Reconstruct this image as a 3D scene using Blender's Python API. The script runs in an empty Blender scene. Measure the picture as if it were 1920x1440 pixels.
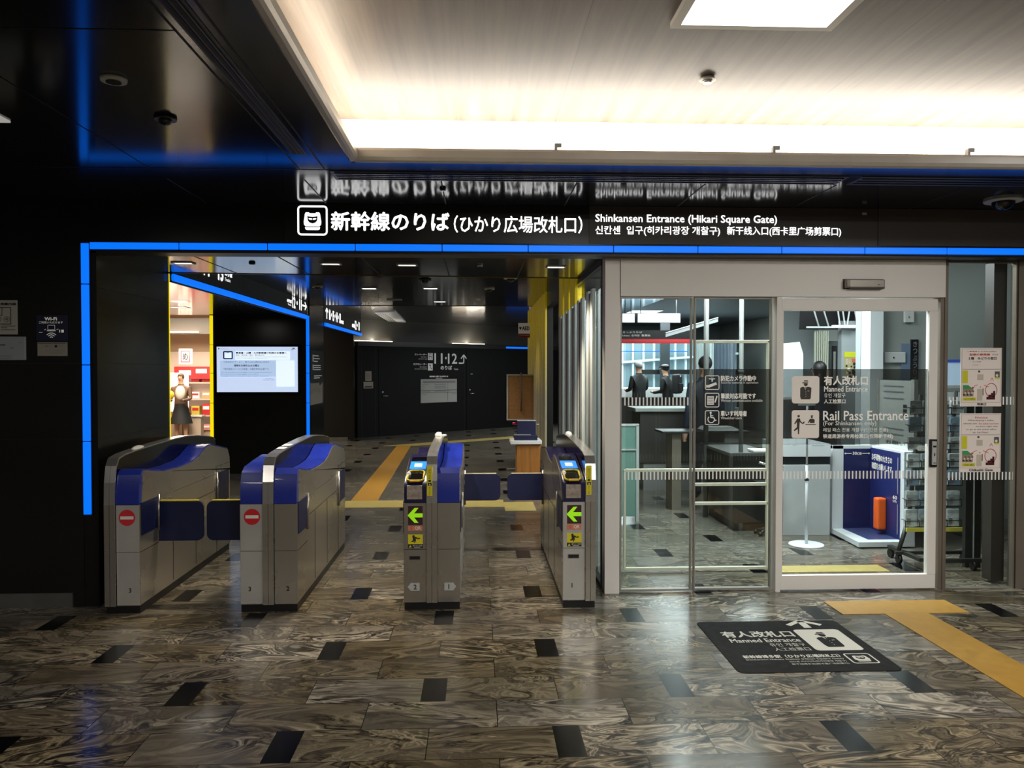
import bpy, bmesh, math, random
from math import sin, cos, pi, radians, atan, hypot
from mathutils import Vector, Matrix
random.seed(7)
SC = bpy.context.scene
COL = SC.collection
SC.view_settings.view_transform = 'Standard'
SC.view_settings.look = 'None'
SC.view_settings.exposure = 0.0

# ------------------------------------------------------------------ materials
MATS = {}
def lin(c):
    return tuple(((v / 12.92) if v <= 0.04045 else ((v + 0.055) / 1.055) ** 2.4) for v in [x / 255.0 for x in c])
def mat(name, rgb=(128, 128, 128), rough=0.5, metal=0.0, emit=0.0, ecol=None, spec=0.5, noise=0.0, nscale=8.0, coat=0.0, nstretch=None):
    if name in MATS: return MATS[name]
    m = bpy.data.materials.new(name); m.use_nodes = True
    nt = m.node_tree; b = nt.nodes['Principled BSDF']
    c = lin(rgb)
    b.inputs['Base Color'].default_value = (*c, 1)
    b.inputs['Roughness'].default_value = rough
    b.inputs['Metallic'].default_value = metal
    b.inputs['Specular IOR Level'].default_value = spec
    b.inputs['Coat Weight'].default_value = coat
    if emit:
        b.inputs['Emission Color'].default_value = (*(lin(ecol) if ecol else c), 1)
        b.inputs['Emission Strength'].default_value = emit
    if noise:
        tc = nt.nodes.new('ShaderNodeTexCoord'); n = nt.nodes.new('ShaderNodeTexNoise')
        mp = nt.nodes.new('ShaderNodeMapping')
        mp.inputs['Scale'].default_value = nstretch or (1, 1, 1)
        n.inputs['Scale'].default_value = nscale; n.inputs['Detail'].default_value = 5
        r = nt.nodes.new('ShaderNodeValToRGB')
        r.color_ramp.elements[0].position = 0.3; r.color_ramp.elements[1].position = 0.7
        r.color_ramp.elements[0].color = (*[max(0, v * (1 - noise)) for v in c], 1)
        r.color_ramp.elements[1].color = (*[min(1, v * (1 + noise)) for v in c], 1)
        nt.links.new(tc.outputs['Object'], mp.inputs['Vector']); nt.links.new(mp.outputs[0], n.inputs['Vector'])
        nt.links.new(n.outputs['Fac'], r.inputs[0]); nt.links.new(r.outputs[0], b.inputs['Base Color'])
        mr = nt.nodes.new('ShaderNodeMapRange'); mr.inputs[3].default_value = rough * 0.8; mr.inputs[4].default_value = min(1, rough * 1.25)
        nt.links.new(n.outputs['Fac'], mr.inputs[0]); nt.links.new(mr.outputs[0], b.inputs['Roughness'])
    MATS[name] = m
    return m
def glass(name, tint=(0.86, 0.93, 0.90), refl=1.0, film=None):
    m = bpy.data.materials.new(name); m.use_nodes = True; nt = m.node_tree
    for n in list(nt.nodes): nt.nodes.remove(n)
    o = nt.nodes.new('ShaderNodeOutputMaterial'); mx = nt.nodes.new('ShaderNodeMixShader')
    t = nt.nodes.new('ShaderNodeBsdfTransparent'); t.inputs[0].default_value = (*tint, 1)
    g = nt.nodes.new('ShaderNodeBsdfGlossy'); g.inputs['Roughness'].default_value = 0.0
    f = nt.nodes.new('ShaderNodeFresnel'); f.inputs[0].default_value = 1.5
    ml = nt.nodes.new('ShaderNodeMath'); ml.operation = 'MULTIPLY'; ml.inputs[1].default_value = refl
    nt.links.new(f.outputs[0], ml.inputs[0]); nt.links.new(ml.outputs[0], mx.inputs[0])
    src = t
    if film:
        d = nt.nodes.new('ShaderNodeBsdfDiffuse'); d.inputs[0].default_value = (*lin(film[0]), 1)
        m2 = nt.nodes.new('ShaderNodeMixShader'); m2.inputs[0].default_value = film[1]
        nt.links.new(t.outputs[0], m2.inputs[1]); nt.links.new(d.outputs[0], m2.inputs[2]); src = m2
    nt.links.new(src.outputs[0], mx.inputs[1]); nt.links.new(g.outputs[0], mx.inputs[2]); nt.links.new(mx.outputs[0], o.inputs[0])
    MATS[name] = m
    return m

# ------------------------------------------------------------------ mesh building
def text_mesh(s):
    cu = bpy.data.curves.new('t', 'FONT'); cu.body = s; cu.size = 1.0; cu.resolution_u = 2
    o = bpy.data.objects.new('lettering_source', cu); COL.objects.link(o)
    me = bpy.data.meshes.new_from_object(o.evaluated_get(bpy.context.evaluated_depsgraph_get()))
    bpy.data.objects.remove(o); bpy.data.curves.remove(cu)
    vs = [(v.co.x, v.co.y) for v in me.vertices]; fs = [tuple(p.vertices) for p in me.polygons]
    bpy.data.meshes.remove(me)
    return vs, fs
def rrect_pts(x0, y0, x1, y1, r, n=5):
    p = []
    for cx, cy, a in ((x1 - r, y1 - r, 0), (x0 + r, y1 - r, 90), (x0 + r, y0 + r, 180), (x1 - r, y0 + r, 270)):
        for i in range(n + 1):
            t = radians(a + 90.0 * i / n); p.append((cx + r * cos(t), cy + r * sin(t)))
    return p
class B:
    def __init__(self, plane=None):
        self.bm = bmesh.new(); self.m = 0; self.lines = []; self.plane = plane      # plane = (origin, u, v, normal)
    def face(self, pts, m=None):
        try:
            f = self.bm.faces.new([self.bm.verts.new(p) for p in pts]); f.material_index = self.m if m is None else m
            return f
        except ValueError: return None
    def box(self, x0, y0, z0, x1, y1, z1, bev=0.0, m=None, seg=2):
        v = [self.bm.verts.new(p) for p in ((x0,y0,z0),(x1,y0,z0),(x1,y1,z0),(x0,y1,z0),(x0,y0,z1),(x1,y0,z1),(x1,y1,z1),(x0,y1,z1))]
        fs = [self.bm.faces.new([v[i] for i in q]) for q in ((3,2,1,0),(4,5,6,7),(0,1,5,4),(1,2,6,5),(2,3,7,6),(3,0,4,7))]
        for f in fs: f.material_index = self.m if m is None else m
        if bev:
            es = list({e for f in fs for e in f.edges})
            r = bmesh.ops.bevel(self.bm, geom=es, offset=bev, segments=seg, profile=0.6, affect='EDGES')
            for f in r['faces']: f.material_index = self.m if m is None else m
        return self
    def prism(self, prof, a, b, axis='x', bev=0.0, m=None):
        mk = {'x': lambda p, t: (t, p[0], p[1]), 'y': lambda p, t: (p[0], t, p[1]), 'z': lambda p, t: (p[0], p[1], t)}[axis]
        A = [self.bm.verts.new(mk(p, a)) for p in prof]; Bv = [self.bm.verts.new(mk(p, b)) for p in prof]
        n = len(prof); fs = [self.bm.faces.new(A), self.bm.faces.new(Bv[::-1])]
        for i in range(n):
            fs.append(self.bm.faces.new((A[i], Bv[i], Bv[(i + 1) % n], A[(i + 1) % n])))
        bmesh.ops.recalc_face_normals(self.bm, faces=fs)
        for f in fs: f.material_index = self.m if m is None else m
        if bev:
            es = list({e for f in fs[:2] for e in f.edges})
            r = bmesh.ops.bevel(self.bm, geom=es, offset=bev, segments=2, affect='EDGES')
            for f in r['faces']: f.material_index = self.m if m is None else m
        return self
    def ribbon(self, pts, a, b, m=None):
        # open strip following (y, z) points, spanning x from a to b
        for p, q in zip(pts[:-1], pts[1:]):
            self.face([(a, *p), (b, *p), (b, *q), (a, *q)], m)
        return self
    def cyl(self, p0, p1, r, r2=None, n=20, m=None):
        p0 = Vector(p0); p1 = Vector(p1); d = p1 - p0; L = d.length
        M = Matrix.Translation((p0 + p1) / 2) @ d.to_track_quat('Z', 'Y').to_matrix().to_4x4()
        g = bmesh.ops.create_cone(self.bm, cap_ends=True, segments=n, radius1=r, radius2=r if r2 is None else r2, depth=L, matrix=M)
        for f in {f for v in g['verts'] for f in v.link_faces}:
            f.material_index = self.m if m is None else m
            f.smooth = len(f.verts) == 4
        return self
    def ball(self, c, r, sc=(1, 1, 1), m=None, n=16):
        g = bmesh.ops.create_uvsphere(self.bm, u_segments=n, v_segments=n // 2 + 2, radius=r, matrix=Matrix.Translation(c) @ Matrix.Diagonal((*sc, 1)))
        for f in {f for v in g['verts'] for f in v.link_faces}:
            f.material_index = self.m if m is None else m; f.smooth = True
        return self
    def tube(self, pts, r, n=8, m=None):
        for a, b in zip(pts[:-1], pts[1:]): self.cyl(a, b, r, n=n, m=m)
        return self
    # ---- flat artwork on a plane
    def P(self, x, y, k=0):
        o, u, v, n = self.plane
        return o + u * x + v * y + n * (k * 0.0009)
    def poly(self, pts, m=0, k=0): self.face([self.P(x, y, k) for x, y in pts], m); return self
    def rect(self, x0, y0, x1, y1, m=0, k=0): return self.poly([(x0, y0), (x1, y0), (x1, y1), (x0, y1)], m, k)
    def rrect(self, x0, y0, x1, y1, r, m=0, k=0): return self.poly(rrect_pts(x0, y0, x1, y1, r), m, k)
    def frame(self, x0, y0, x1, y1, r, t, m=0, k=0):
        a = rrect_pts(x0, y0, x1, y1, r); b = rrect_pts(x0 + t, y0 + t, x1 - t, y1 - t, max(r - t, 0.0005))
        n = len(a)
        for i in range(n): self.poly([a[i], a[(i + 1) % n], b[(i + 1) % n], b[i]], m, k)
        return self
    def disc(self, cx, cy, r, m=0, k=0, ry=None, n=24):
        return self.poly([(cx + r * cos(2*pi*i/n), cy + (ry or r) * sin(2*pi*i/n)) for i in range(n)], m, k)
    def arc(self, cx, cy, r, t, a0, a1, m=0, k=0, n=18, ry=None):
        s = (ry or r) / r
        for i in range(n):
            q = [radians(a0 + (a1 - a0) * j / n) for j in (i, i + 1)]
            self.poly([(cx + (r - t/2) * cos(q[0]), cy + s*(r - t/2) * sin(q[0])), (cx + (r + t/2) * cos(q[0]), cy + s*(r + t/2) * sin(q[0])),
                       (cx + (r + t/2) * cos(q[1]), cy + s*(r + t/2) * sin(q[1])), (cx + (r - t/2) * cos(q[1]), cy + s*(r - t/2) * sin(q[1]))], m, k)
        return self
    def stroke(self, pts, t, m=0, k=0):
        for (x0, y0), (x1, y1) in zip(pts[:-1], pts[1:]):
            L = hypot(x1 - x0, y1 - y0) or 1; dx, dy = -(y1 - y0) / L * t / 2, (x1 - x0) / L * t / 2
            self.poly([(x0 + dx, y0 + dy), (x1 + dx, y1 + dy), (x1 - dx, y1 - dy), (x0 - dx, y0 - dy)], m, k)
        return self
    def text(self, s, x0, y0, x1, y1, m=0, k=1, bold=0.0, keep=False):
        vs, fs = text_mesh(s)
        if not vs: return self
        ax0 = min(v[0] for v in vs); ax1 = max(v[0] for v in vs); ay0 = min(v[1] for v in vs); ay1 = max(v[1] for v in vs)
        sx = (x1 - x0) / max(ax1 - ax0, 1e-6); sy = (y1 - y0) / max(ay1 - ay0, 1e-6)
        if keep and sx > sy:
            c = (x0 + x1) / 2; x0 = c - (ax1 - ax0) * sy / 2; sx = sy
        n0 = len(self.bm.verts)
        offs = [(0, 0)] if not bold else [(-bold, 0), (bold, 0), (0, bold), (0, -bold)]
        for i, (ox, oy) in enumerate(offs):
            V = [self.bm.verts.new(self.P(x0 + (v[0] - ax0) * sx + ox, y0 + (v[1] - ay0) * sy + oy, k + i * 0.1)) for v in vs]
            for f in fs:
                try:
                    F = self.bm.faces.new([V[j] for j in f]); F.material_index = m
                except ValueError: pass
        self.lines.append((n0, len(self.bm.verts)))
        return self
    def done(self, name, mats, parent=None, smooth=False, auto=None, kind=None):
        if not isinstance(mats, (list, tuple)): mats = [mats]
        if name == 'lettering' and len(self.lines) > 1:
            # one mesh per line of writing
            self.bm.verts.index_update(); keep_all = [[v.co.copy() for v in self.bm.verts], [([v.index for v in f.verts], f.material_index) for f in self.bm.faces]]
            own = {}
            for i, (a, c) in enumerate(self.lines):
                for j in range(a, c): own[j] = i
            self.bm.free(); last = None
            for i in list(range(len(self.lines))) + [None]:
                fs = [f for f in keep_all[1] if own.get(f[0][0]) == i]
                if not fs: continue
                q = B(); mp = {}
                for f, mi in fs:
                    vs = []
                    for j in f:
                        if j not in mp: mp[j] = q.bm.verts.new(keep_all[0][j])
                        vs.append(mp[j])
                    try: q.bm.faces.new(vs).material_index = mi
                    except ValueError: pass
                last = q.done('lettering' if i is not None else 'pictogram', mats, parent)
            return last
        me = bpy.data.meshes.new(name)
        org = Vector((0, 0, 0))
        if parent is not None: org = Vector(parent['_o'])
        else:
            xs = [v.co for v in self.bm.verts]
            org = Vector(((min(v.x for v in xs) + max(v.x for v in xs)) / 2, (min(v.y for v in xs) + max(v.y for v in xs)) / 2, min(v.z for v in xs)))
        bmesh.ops.translate(self.bm, verts=self.bm.verts, vec=-org)
        self.bm.to_mesh(me); self.bm.free()
        for m in mats: me.materials.append(m)
        if smooth:
            for p in me.polygons: p.use_smooth = True
        o = bpy.data.objects.new(name, me); COL.objects.link(o)
        if smooth == 'angle':
            md = o.modifiers.new('edges', 'EDGE_SPLIT'); md.split_angle = radians(35)
        o['_o'] = list(org)
        if parent is None: o.location = org
        else: o.parent = parent
        if kind: o['kind'] = kind
        return o
def plane_xz(y, off=-0.002): return (Vector((0, y + off, 0)), Vector((1, 0, 0)), Vector((0, 0, 1)), Vector((0, -1, 0)))
def plane_floor(z=0.004): return (Vector((0, 0, z)), Vector((1, 0, 0)), Vector((0, 1, 0)), Vector((0, 0, 1)))
def plane_yz(x, off=0.002): return (Vector((x + off, 0, 0)), Vector((0, 1, 0)), Vector((0, 0, 1)), Vector((1, 0, 0)))
def thing(name, label, cat, loc=(0, 0, 0), group=None):
    o = bpy.data.objects.new(name, None); COL.objects.link(o); o.location = loc; o.empty_display_size = 0.1
    o['_o'] = list(loc); o['label'] = label; o['category'] = cat
    if group: o['group'] = group
    return o
def tag(o, label, cat, group=None):
    o['label'] = label; o['category'] = cat
    if group: o['group'] = group
    return o
PUSH = 1.047
def push(o, k=PUSH):
    # move a thing away from the viewpoint the plan was surveyed from, growing it in step
    c = Vector((0, 0, 1.55)); o.location = c + (Vector(o.location) - c) * k; o.scale = (k, k, k); return o
def copy_tree(o, parent=None):
    c = o.copy(); COL.objects.link(c)
    if parent is not None: c.parent = parent; c.matrix_parent_inverse = o.matrix_parent_inverse.copy()
    for ch in list(o.children): copy_tree(ch, c)
    return c

# ------------------------------------------------------------------ material set
M_black = mat('black_panel', (26, 26, 25), 0.22, spec=0.35, noise=0.12, nscale=1.5)
M_ceil = mat('black_gloss_ceiling', (28, 28, 30), 0.115, spec=0.6, noise=0.1, nscale=0.8)
M_seam = mat('seam_black', (4, 4, 5), 0.6)
M_base = mat('grey_baseboard', (78, 76, 72), 0.4, noise=0.1)
M_lip = mat('grey_lip', (186, 181, 172), 0.35, noise=0.05)
M_white = mat('white_paint', (215, 214, 208), 0.5)
M_cove = mat('cove_white', (235, 230, 220), 0.6)
M_steel = mat('brushed_steel', (182, 177, 167), 0.27, 0.84, noise=0.05, nscale=1.6)
M_steel_refl = mat('steel_reflection', (204, 202, 196), 0.3, 0.55, noise=0.06, nscale=5)  # paler steel with reflected light put into its colour
M_chrome = mat('polished_chrome', (214, 212, 208), 0.2, 0.85)
M_alu = mat('champagne_aluminium', (232, 228, 222), 0.45, 0.1, noise=0.03, nscale=2.0)
M_alu_d = mat('dark_bronze_aluminium', (128, 119, 107), 0.38, 0.4, noise=0.08, nscale=3)
M_blue_e = mat('blue_led', (0, 60, 200), 0.4, emit=1.1, ecol=(0, 112, 252))
M_yel_e = mat('yellow_led', (200, 180, 0), 0.4, emit=0.95, ecol=(250, 225, 10))
M_sign_e = mat('lit_white_letter', (255, 255, 255), 0.4, emit=1.5)
M_dim_e = mat('dim_white_letter', (200, 200, 195), 0.5, emit=0.22)
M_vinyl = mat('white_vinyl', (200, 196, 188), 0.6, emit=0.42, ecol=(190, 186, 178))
M_navy = mat('gate_blue', (28, 44, 140), 0.28, spec=0.5, coat=0.25, noise=0.05)
M_purple = mat('reader_navy', (30, 26, 62), 0.25, coat=0.3)
M_flap = mat('flap_navy', (14, 22, 62), 0.45, noise=0.1)
M_yellow = mat('yellow_plastic', (214, 198, 52), 0.45)
M_red = mat('signal_red', (196, 28, 38), 0.45)
M_dark = mat('near_black', (12, 12, 13), 0.4)
M_gloss = mat('gloss_black', (8, 8, 10), 0.12)
M_paper = mat('paper', (222, 218, 208), 0.7)
M_ink = mat('ink', (30, 28, 30), 0.7)
M_grey = mat('mid_grey', (120, 120, 118), 0.6)
M_lgrey = mat('light_grey', (176, 178, 176), 0.6, noise=0.06, nscale=3)
M_orange = mat('orange_plastic', (222, 92, 24), 0.45)
M_green = mat('poster_green', (60, 150, 90), 0.6)
M_fin = mat('frosted_fin', (196, 203, 199), 0.4, emit=0.05, noise=0.04)  # faint glow added to lighten the fins
GL = glass('clear_glass', (0.88, 0.94, 0.92), 0.75)
GL_in = glass('office_glass', (0.82, 0.88, 0.87), 1.0)
FILM = glass('smoked_film', (0.36, 0.37, 0.36), 0.5, film=((62, 62, 58), 0.4))
M_tact = mat('tactile_yellow', (164, 122, 40), 0.55, noise=0.12, nscale=14)
M_tact2 = mat('tactile_pale', (160, 144, 78), 0.55, noise=0.12, nscale=14)
M_tact3 = mat('tactile_amber', (160, 118, 40), 0.5, noise=0.12, nscale=14)
M_lamp = mat('lamp_white', (255, 252, 245), 0.5, emit=3.0, ecol=(255, 250, 240))
M_panel = mat('ceiling_panel_light', (255, 252, 245), 0.5, emit=9.0, ecol=(255, 246, 232))
M_tube = mat('fluorescent', (255, 255, 255), 0.5, emit=2.2, ecol=(240, 250, 255))

def wood_mat():
    m = bpy.data.materials.new('wood_ceiling'); m.use_nodes = True; nt = m.node_tree; b = nt.nodes['Principled BSDF']
    g = nt.nodes.new('ShaderNodeNewGeometry'); mp = nt.nodes.new('ShaderNodeMapping'); mp.inputs['Scale'].default_value = (9, 0.35, 1)
    n = nt.nodes.new('ShaderNodeTexNoise'); n.inputs['Scale'].default_value = 2.2; n.inputs['Detail'].default_value = 8; n.inputs['Roughness'].default_value = 0.6
    r = nt.nodes.new('ShaderNodeValToRGB'); e = r.color_ramp.elements
    e[0].position = 0.32; e[0].color = (*lin((60, 47, 38)), 1); e[1].position = 0.7; e[1].color = (*lin((97, 83, 71)), 1)
    nt.links.new(g.outputs['Position'], mp.inputs[0]); nt.links.new(mp.outputs[0], n.inputs['Vector']); nt.links.new(n.outputs['Fac'], r.inputs[0])
    # thin dark joints between the boards
    s = nt.nodes.new('ShaderNodeSeparateXYZ'); nt.links.new(g.outputs['Position'], s.inputs[0])
    a = nt.nodes.new('ShaderNodeMath'); a.operation = 'PINGPONG'; a.inputs[1].default_value = 0.655
    ad = nt.nodes.new('ShaderNodeMath'); ad.operation = 'SUBTRACT'; ad.inputs[1].default_value = 0.433
    nt.links.new(s.outputs['X'], ad.inputs[0]); nt.links.new(ad.outputs[0], a.inputs[0])
    lt = nt.nodes.new('ShaderNodeMath'); lt.operation = 'LESS_THAN'; lt.inputs[1].default_value = 0.002; nt.links.new(a.outputs[0], lt.inputs[0])
    mx = nt.nodes.new('ShaderNodeMixRGB'); mx.inputs[2].default_value = (0.02, 0.015, 0.01, 1)
    nt.links.new(lt.outputs[0], mx.inputs[0]); nt.links.new(r.outputs[0], mx.inputs[1]); nt.links.new(mx.outputs[0], b.inputs['Base Color'])
    b.inputs['Roughness'].default_value = 0.5
    return m
def floor_mat():
    m = bpy.data.materials.new('swirled_stone_floor'); m.use_nodes = True; nt = m.node_tree; b = nt.nodes['Principled BSDF']
    N = nt.nodes.new; L = nt.links.new
    def mth(op, a, b2=None, c=None):
        n = N('ShaderNodeMath'); n.operation = op
        for i, v in enumerate((a, b2, c)):
            if v is None: continue
            if isinstance(v, (int, float)): n.inputs[i].default_value = v
            else: L(v, n.inputs[i])
        return n.outputs[0]
    g = N('ShaderNodeNewGeometry'); s = N('ShaderNodeSeparateXYZ'); L(g.outputs['Position'], s.inputs[0])
    X, Yc = s.outputs['X'], s.outputs['Y']
    RH, P = 0.2782, 0.588
    rv = mth('DIVIDE', mth('SUBTRACT', Yc, 3.145), RH); r = mth('FLOOR', rv); fy = mth('FRACT', rv)
    odd = mth('FLOORED_MODULO', r, 2.0); k = mth('FLOORED_MODULO', mth('FLOOR', mth('DIVIDE', r, 2.0)), 2.0)
    off = mth('ADD', mth('SUBTRACT', 0.38, mth('MULTIPLY', k, P)), mth('MULTIPLY', odd, 0.295))
    v = mth('DIVIDE', mth('SUBTRACT', X, off), P); iv = mth('FLOOR', v)
    dseam = mth('MULTIPLY', mth('ABSOLUTE', mth('SUBTRACT', mth('FRACT', mth('ADD', v, 0.5)), 0.5)), P)
    dins = mth('MULTIPLY', mth('ABSOLUTE', mth('SUBTRACT', mth('FRACT', mth('ADD', mth('DIVIDE', v, 2.0), 0.5)), 0.5)), 2 * P)
    inset = mth('MULTIPLY', mth('LESS_THAN', dins, 0.0585), mth('SUBTRACT', 1.0, odd))
    dy = mth('MULTIPLY', mth('MINIMUM', fy, mth('SUBTRACT', 1.0, fy)), RH)
    seam = mth('LESS_THAN', mth('MINIMUM', dseam, dy), 0.0019)
    cb = N('ShaderNodeCombineXYZ'); L(iv, cb.inputs[0]); L(r, cb.inputs[1])
    wn = N('ShaderNodeTexWhiteNoise'); L(cb.outputs[0], wn.inputs['Vector'])
    sc = N('ShaderNodeVectorMath'); sc.operation = 'SCALE'; sc.inputs['Scale'].default_value = 23.0; L(wn.outputs['Color'], sc.inputs[0])
    mp = N('ShaderNodeMapping'); mp.inputs['Scale'].default_value = (1.0, 2.4, 1); L(g.outputs['Position'], mp.inputs[0])
    ad = N('ShaderNodeVectorMath'); ad.operation = 'ADD'; L(mp.outputs[0], ad.inputs[0]); L(sc.outputs[0], ad.inputs[1])
    n1 = N('ShaderNodeTexNoise'); n1.inputs['Scale'].default_value = 1.1; n1.inputs['Detail'].default_value = 2; n1.inputs['Distortion'].default_value = 1.0; L(ad.outputs[0], n1.inputs['Vector'])
    w = N('ShaderNodeVectorMath'); w.operation = 'SCALE'; w.inputs['Scale'].default_value = 2.6; L(n1.outputs['Color'], w.inputs[0])
    ad2 = N('ShaderNodeVectorMath'); ad2.operation = 'ADD'; L(ad.outputs[0], ad2.inputs[0]); L(w.outputs[0], ad2.inputs[1])
    n2 = N('ShaderNodeTexNoise'); n2.inputs['Scale'].default_value = 1.9; n2.inputs['Detail'].default_value = 9; n2.inputs['Roughness'].default_value = 0.55; n2.inputs['Distortion'].default_value = 1.4; L(ad2.outputs[0], n2.inputs['Vector'])
    # banding: the swirl is sliced into many thin layers
    bands = mth('FRACT', mth('MULTIPLY', n2.outputs['Fac'], 5.5))
    tri = mth('MULTIPLY', mth('ABSOLUTE', mth('SUBTRACT', bands, 0.5)), 2.0)
    n4 = N('ShaderNodeTexNoise'); n4.inputs['Scale'].default_value = 1.3; n4.inputs['Detail'].default_value = 2; L(ad.outputs[0], n4.inputs['Vector'])
    amt = N('ShaderNodeMapRange'); amt.inputs[1].default_value = 0.38; amt.inputs[2].default_value = 0.66; amt.inputs[3].default_value = 0.16; amt.inputs[4].default_value = 0.82; L(n4.outputs['Fac'], amt.inputs[0])
    mixv = mth('ADD', mth('MULTIPLY', mth('SUBTRACT', tri, 0.5), amt.outputs[0]), n2.outputs['Fac'])
    rp = N('ShaderNodeValToRGB'); cr = rp.color_ramp
    cr.elements[0].position = 0.18; cr.elements[0].color = (*lin((46, 41, 34)), 1)
    cr.elements[1].position = 0.86; cr.elements[1].color = (*lin((186, 170, 140)), 1)
    for p, c in ((0.30, (74, 66, 54)), (0.40, (98, 88, 72)), (0.52, (112, 101, 82)), (0.62, (126, 114, 93)), (0.74, (152, 138, 113))):
        e = cr.elements.new(p); e.color = (*lin(c), 1)
    L(mixv, rp.inputs[0])
    # fine streaks
    mp3 = N('ShaderNodeMapping'); mp3.inputs['Scale'].default_value = (3, 26, 1); L(ad2.outputs[0], mp3.inputs[0])
    n3 = N('ShaderNodeTexNoise'); n3.inputs['Scale'].default_value = 2.0; n3.inputs['Detail'].default_value = 6; L(mp3.outputs[0], n3.inputs['Vector'])
    # tone per tile, greyer further in
    tone = mth('ADD', mth('MULTIPLY', wn.outputs['Value'], 0.46), mth('ADD', 0.30, mth('MULTIPLY', n3.outputs['Fac'], 0.5)))
    hs = N('ShaderNodeHueSaturation'); L(rp.outputs[0], hs.inputs['Color']); L(tone, hs.inputs['Value'])
    sat = mth('SUBTRACT', 1.25, mth('MULTIPLY', wn.outputs['Value'], 0.6)); L(sat, hs.inputs['Saturation'])
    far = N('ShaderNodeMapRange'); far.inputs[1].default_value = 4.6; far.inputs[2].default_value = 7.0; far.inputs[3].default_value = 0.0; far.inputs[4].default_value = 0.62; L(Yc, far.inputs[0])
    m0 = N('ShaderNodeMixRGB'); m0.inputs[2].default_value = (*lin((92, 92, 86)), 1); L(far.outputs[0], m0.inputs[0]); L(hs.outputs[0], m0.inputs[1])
    m1 = N('ShaderNodeMixRGB'); m1.inputs[2].default_value = (*lin((9, 9, 10)), 1); L(inset, m1.inputs[0]); L(m0.outputs[0], m1.inputs[1])
    m2 = N('ShaderNodeMixRGB'); m2.inputs[2].default_value = (*lin((22, 20, 18)), 1); L(seam, m2.inputs[0]); L(m1.outputs[0], m2.inputs[1])
    L(m2.outputs[0], b.inputs['Base Color'])
    b.inputs['Specular IOR Level'].default_value = 0.3
    rr = mth('ADD', 0.12, mth('MULTIPLY', n3.outputs['Fac'], 0.14)); L(rr, b.inputs['Roughness'])
    return m
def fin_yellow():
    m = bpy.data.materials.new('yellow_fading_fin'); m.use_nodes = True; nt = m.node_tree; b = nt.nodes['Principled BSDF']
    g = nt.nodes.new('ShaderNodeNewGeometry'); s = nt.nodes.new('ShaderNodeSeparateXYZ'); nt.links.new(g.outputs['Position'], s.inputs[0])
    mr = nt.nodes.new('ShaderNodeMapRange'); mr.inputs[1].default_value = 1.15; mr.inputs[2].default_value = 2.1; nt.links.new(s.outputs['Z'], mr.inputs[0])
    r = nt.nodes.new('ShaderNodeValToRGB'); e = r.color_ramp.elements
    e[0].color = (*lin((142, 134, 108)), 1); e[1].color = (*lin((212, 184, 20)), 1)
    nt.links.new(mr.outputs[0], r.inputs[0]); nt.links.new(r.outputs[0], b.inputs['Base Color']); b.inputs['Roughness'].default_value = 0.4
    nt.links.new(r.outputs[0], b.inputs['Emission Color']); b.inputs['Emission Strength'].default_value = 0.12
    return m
M_wood = wood_mat(); M_floor = floor_mat(); M_finy = fin_yellow()

# ------------------------------------------------------------------ camera
cd = bpy.data.cameras.new('camera'); cam = bpy.data.objects.new('camera', cd); COL.objects.link(cam)
cd.sensor_width = 36.0; cd.lens = 1500 / 1920 * 36.0; cd.clip_start = 0.05; cd.clip_end = 200
cam.location = (0, 0, 1.55); cam.rotation_euler = (pi / 2 - atan(30 / 1500), 0, -atan(65 / 1500))
SC.camera = cam

# ------------------------------------------------------------------ setting
def struct(name, mats, *boxes, bev=0.0):
    b = B()
    for q in boxes: b.box(*q, bev=bev)
    return b.done(name, mats, kind='structure')
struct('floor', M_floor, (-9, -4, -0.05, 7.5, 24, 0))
# black front wall, left of the passage
struct('wall_left', M_black, (-6.5, 5.28, 0, -2.548, 5.45, 2.62))
struct('baseboard_left', M_base, (-6.5, 5.268, 0, -2.62, 5.28, 0.093))
struct('wall_header', M_black, (-2.548, 5.28, 2.362, 6.5, 5.46, 2.62))
struct('wall_header_right', mat('header_black_lit', (66, 62, 58), 0.45, noise=0.08, nscale=2), (2.687, 5.273, 2.37, 6.4, 5.28, 2.618))  # light falling on the black header, put into a grey colour
struct('wall_right', M_black, (3.84, 5.44, 0, 6.5, 5.6, 2.31))
struct('wall_jamb', M_black, (-2.62, 5.285, 0, -2.455, 6.5, 2.31))
M_line = mat('panel_joint', (6, 6, 6), 0.5)
struct('trim_17', M_line, *[(-2.456, 5.30, z - .002, -2.4538, 6.49, z + .002) for z in (2.07, 1.58, 1.09, .60)])
struct('trim_18', M_line, *[(-6.4, 5.2785, z - .002, -2.56, 5.2805, z + .002) for z in (2.07, 1.58, 1.09, .60)])
# ceilings of the front hall
struct('ceiling_left', M_ceil, (-6.5, -4, 2.62, -0.66, 5.28, 2.66))
struct('ceiling_front', M_ceil, (-0.66, 4.19, 2.62, 6.5, 5.28, 2.66))
struct('ceiling_wood', M_wood, (-0.76, -4, 2.92, 6.5, 4.47, 2.96))
b = B(); b.box(-0.78, -4, 2.66, -0.755, 4.5, 2.96); b.box(-0.755, 4.47, 2.66, 6.5, 4.5, 2.96)
b.done('wall_cove', M_cove, kind='structure')
def nose(y0, z0): return [(y0 + 0.02, z0), (y0 + 0.008, z0 + 0.006), (y0, z0 + 0.022), (y0, z0 + 0.055), (y0 + 0.01, z0 + 0.07), (y0 + 0.04, z0 + 0.07), (y0 + 0.04, z0)]
b = B(); b.prism(nose(4.15, 2.612), -0.655, 6.5, 'x'); b.done('trim_1', M_lip, kind='structure')
b = B(); b.prism([(-0.61 - (p[0] - 4.15), p[1]) for p in nose(4.15, 2.612)], -4, 4.19, 'y'); b.done('trim_2', M_lip, kind='structure')
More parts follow.
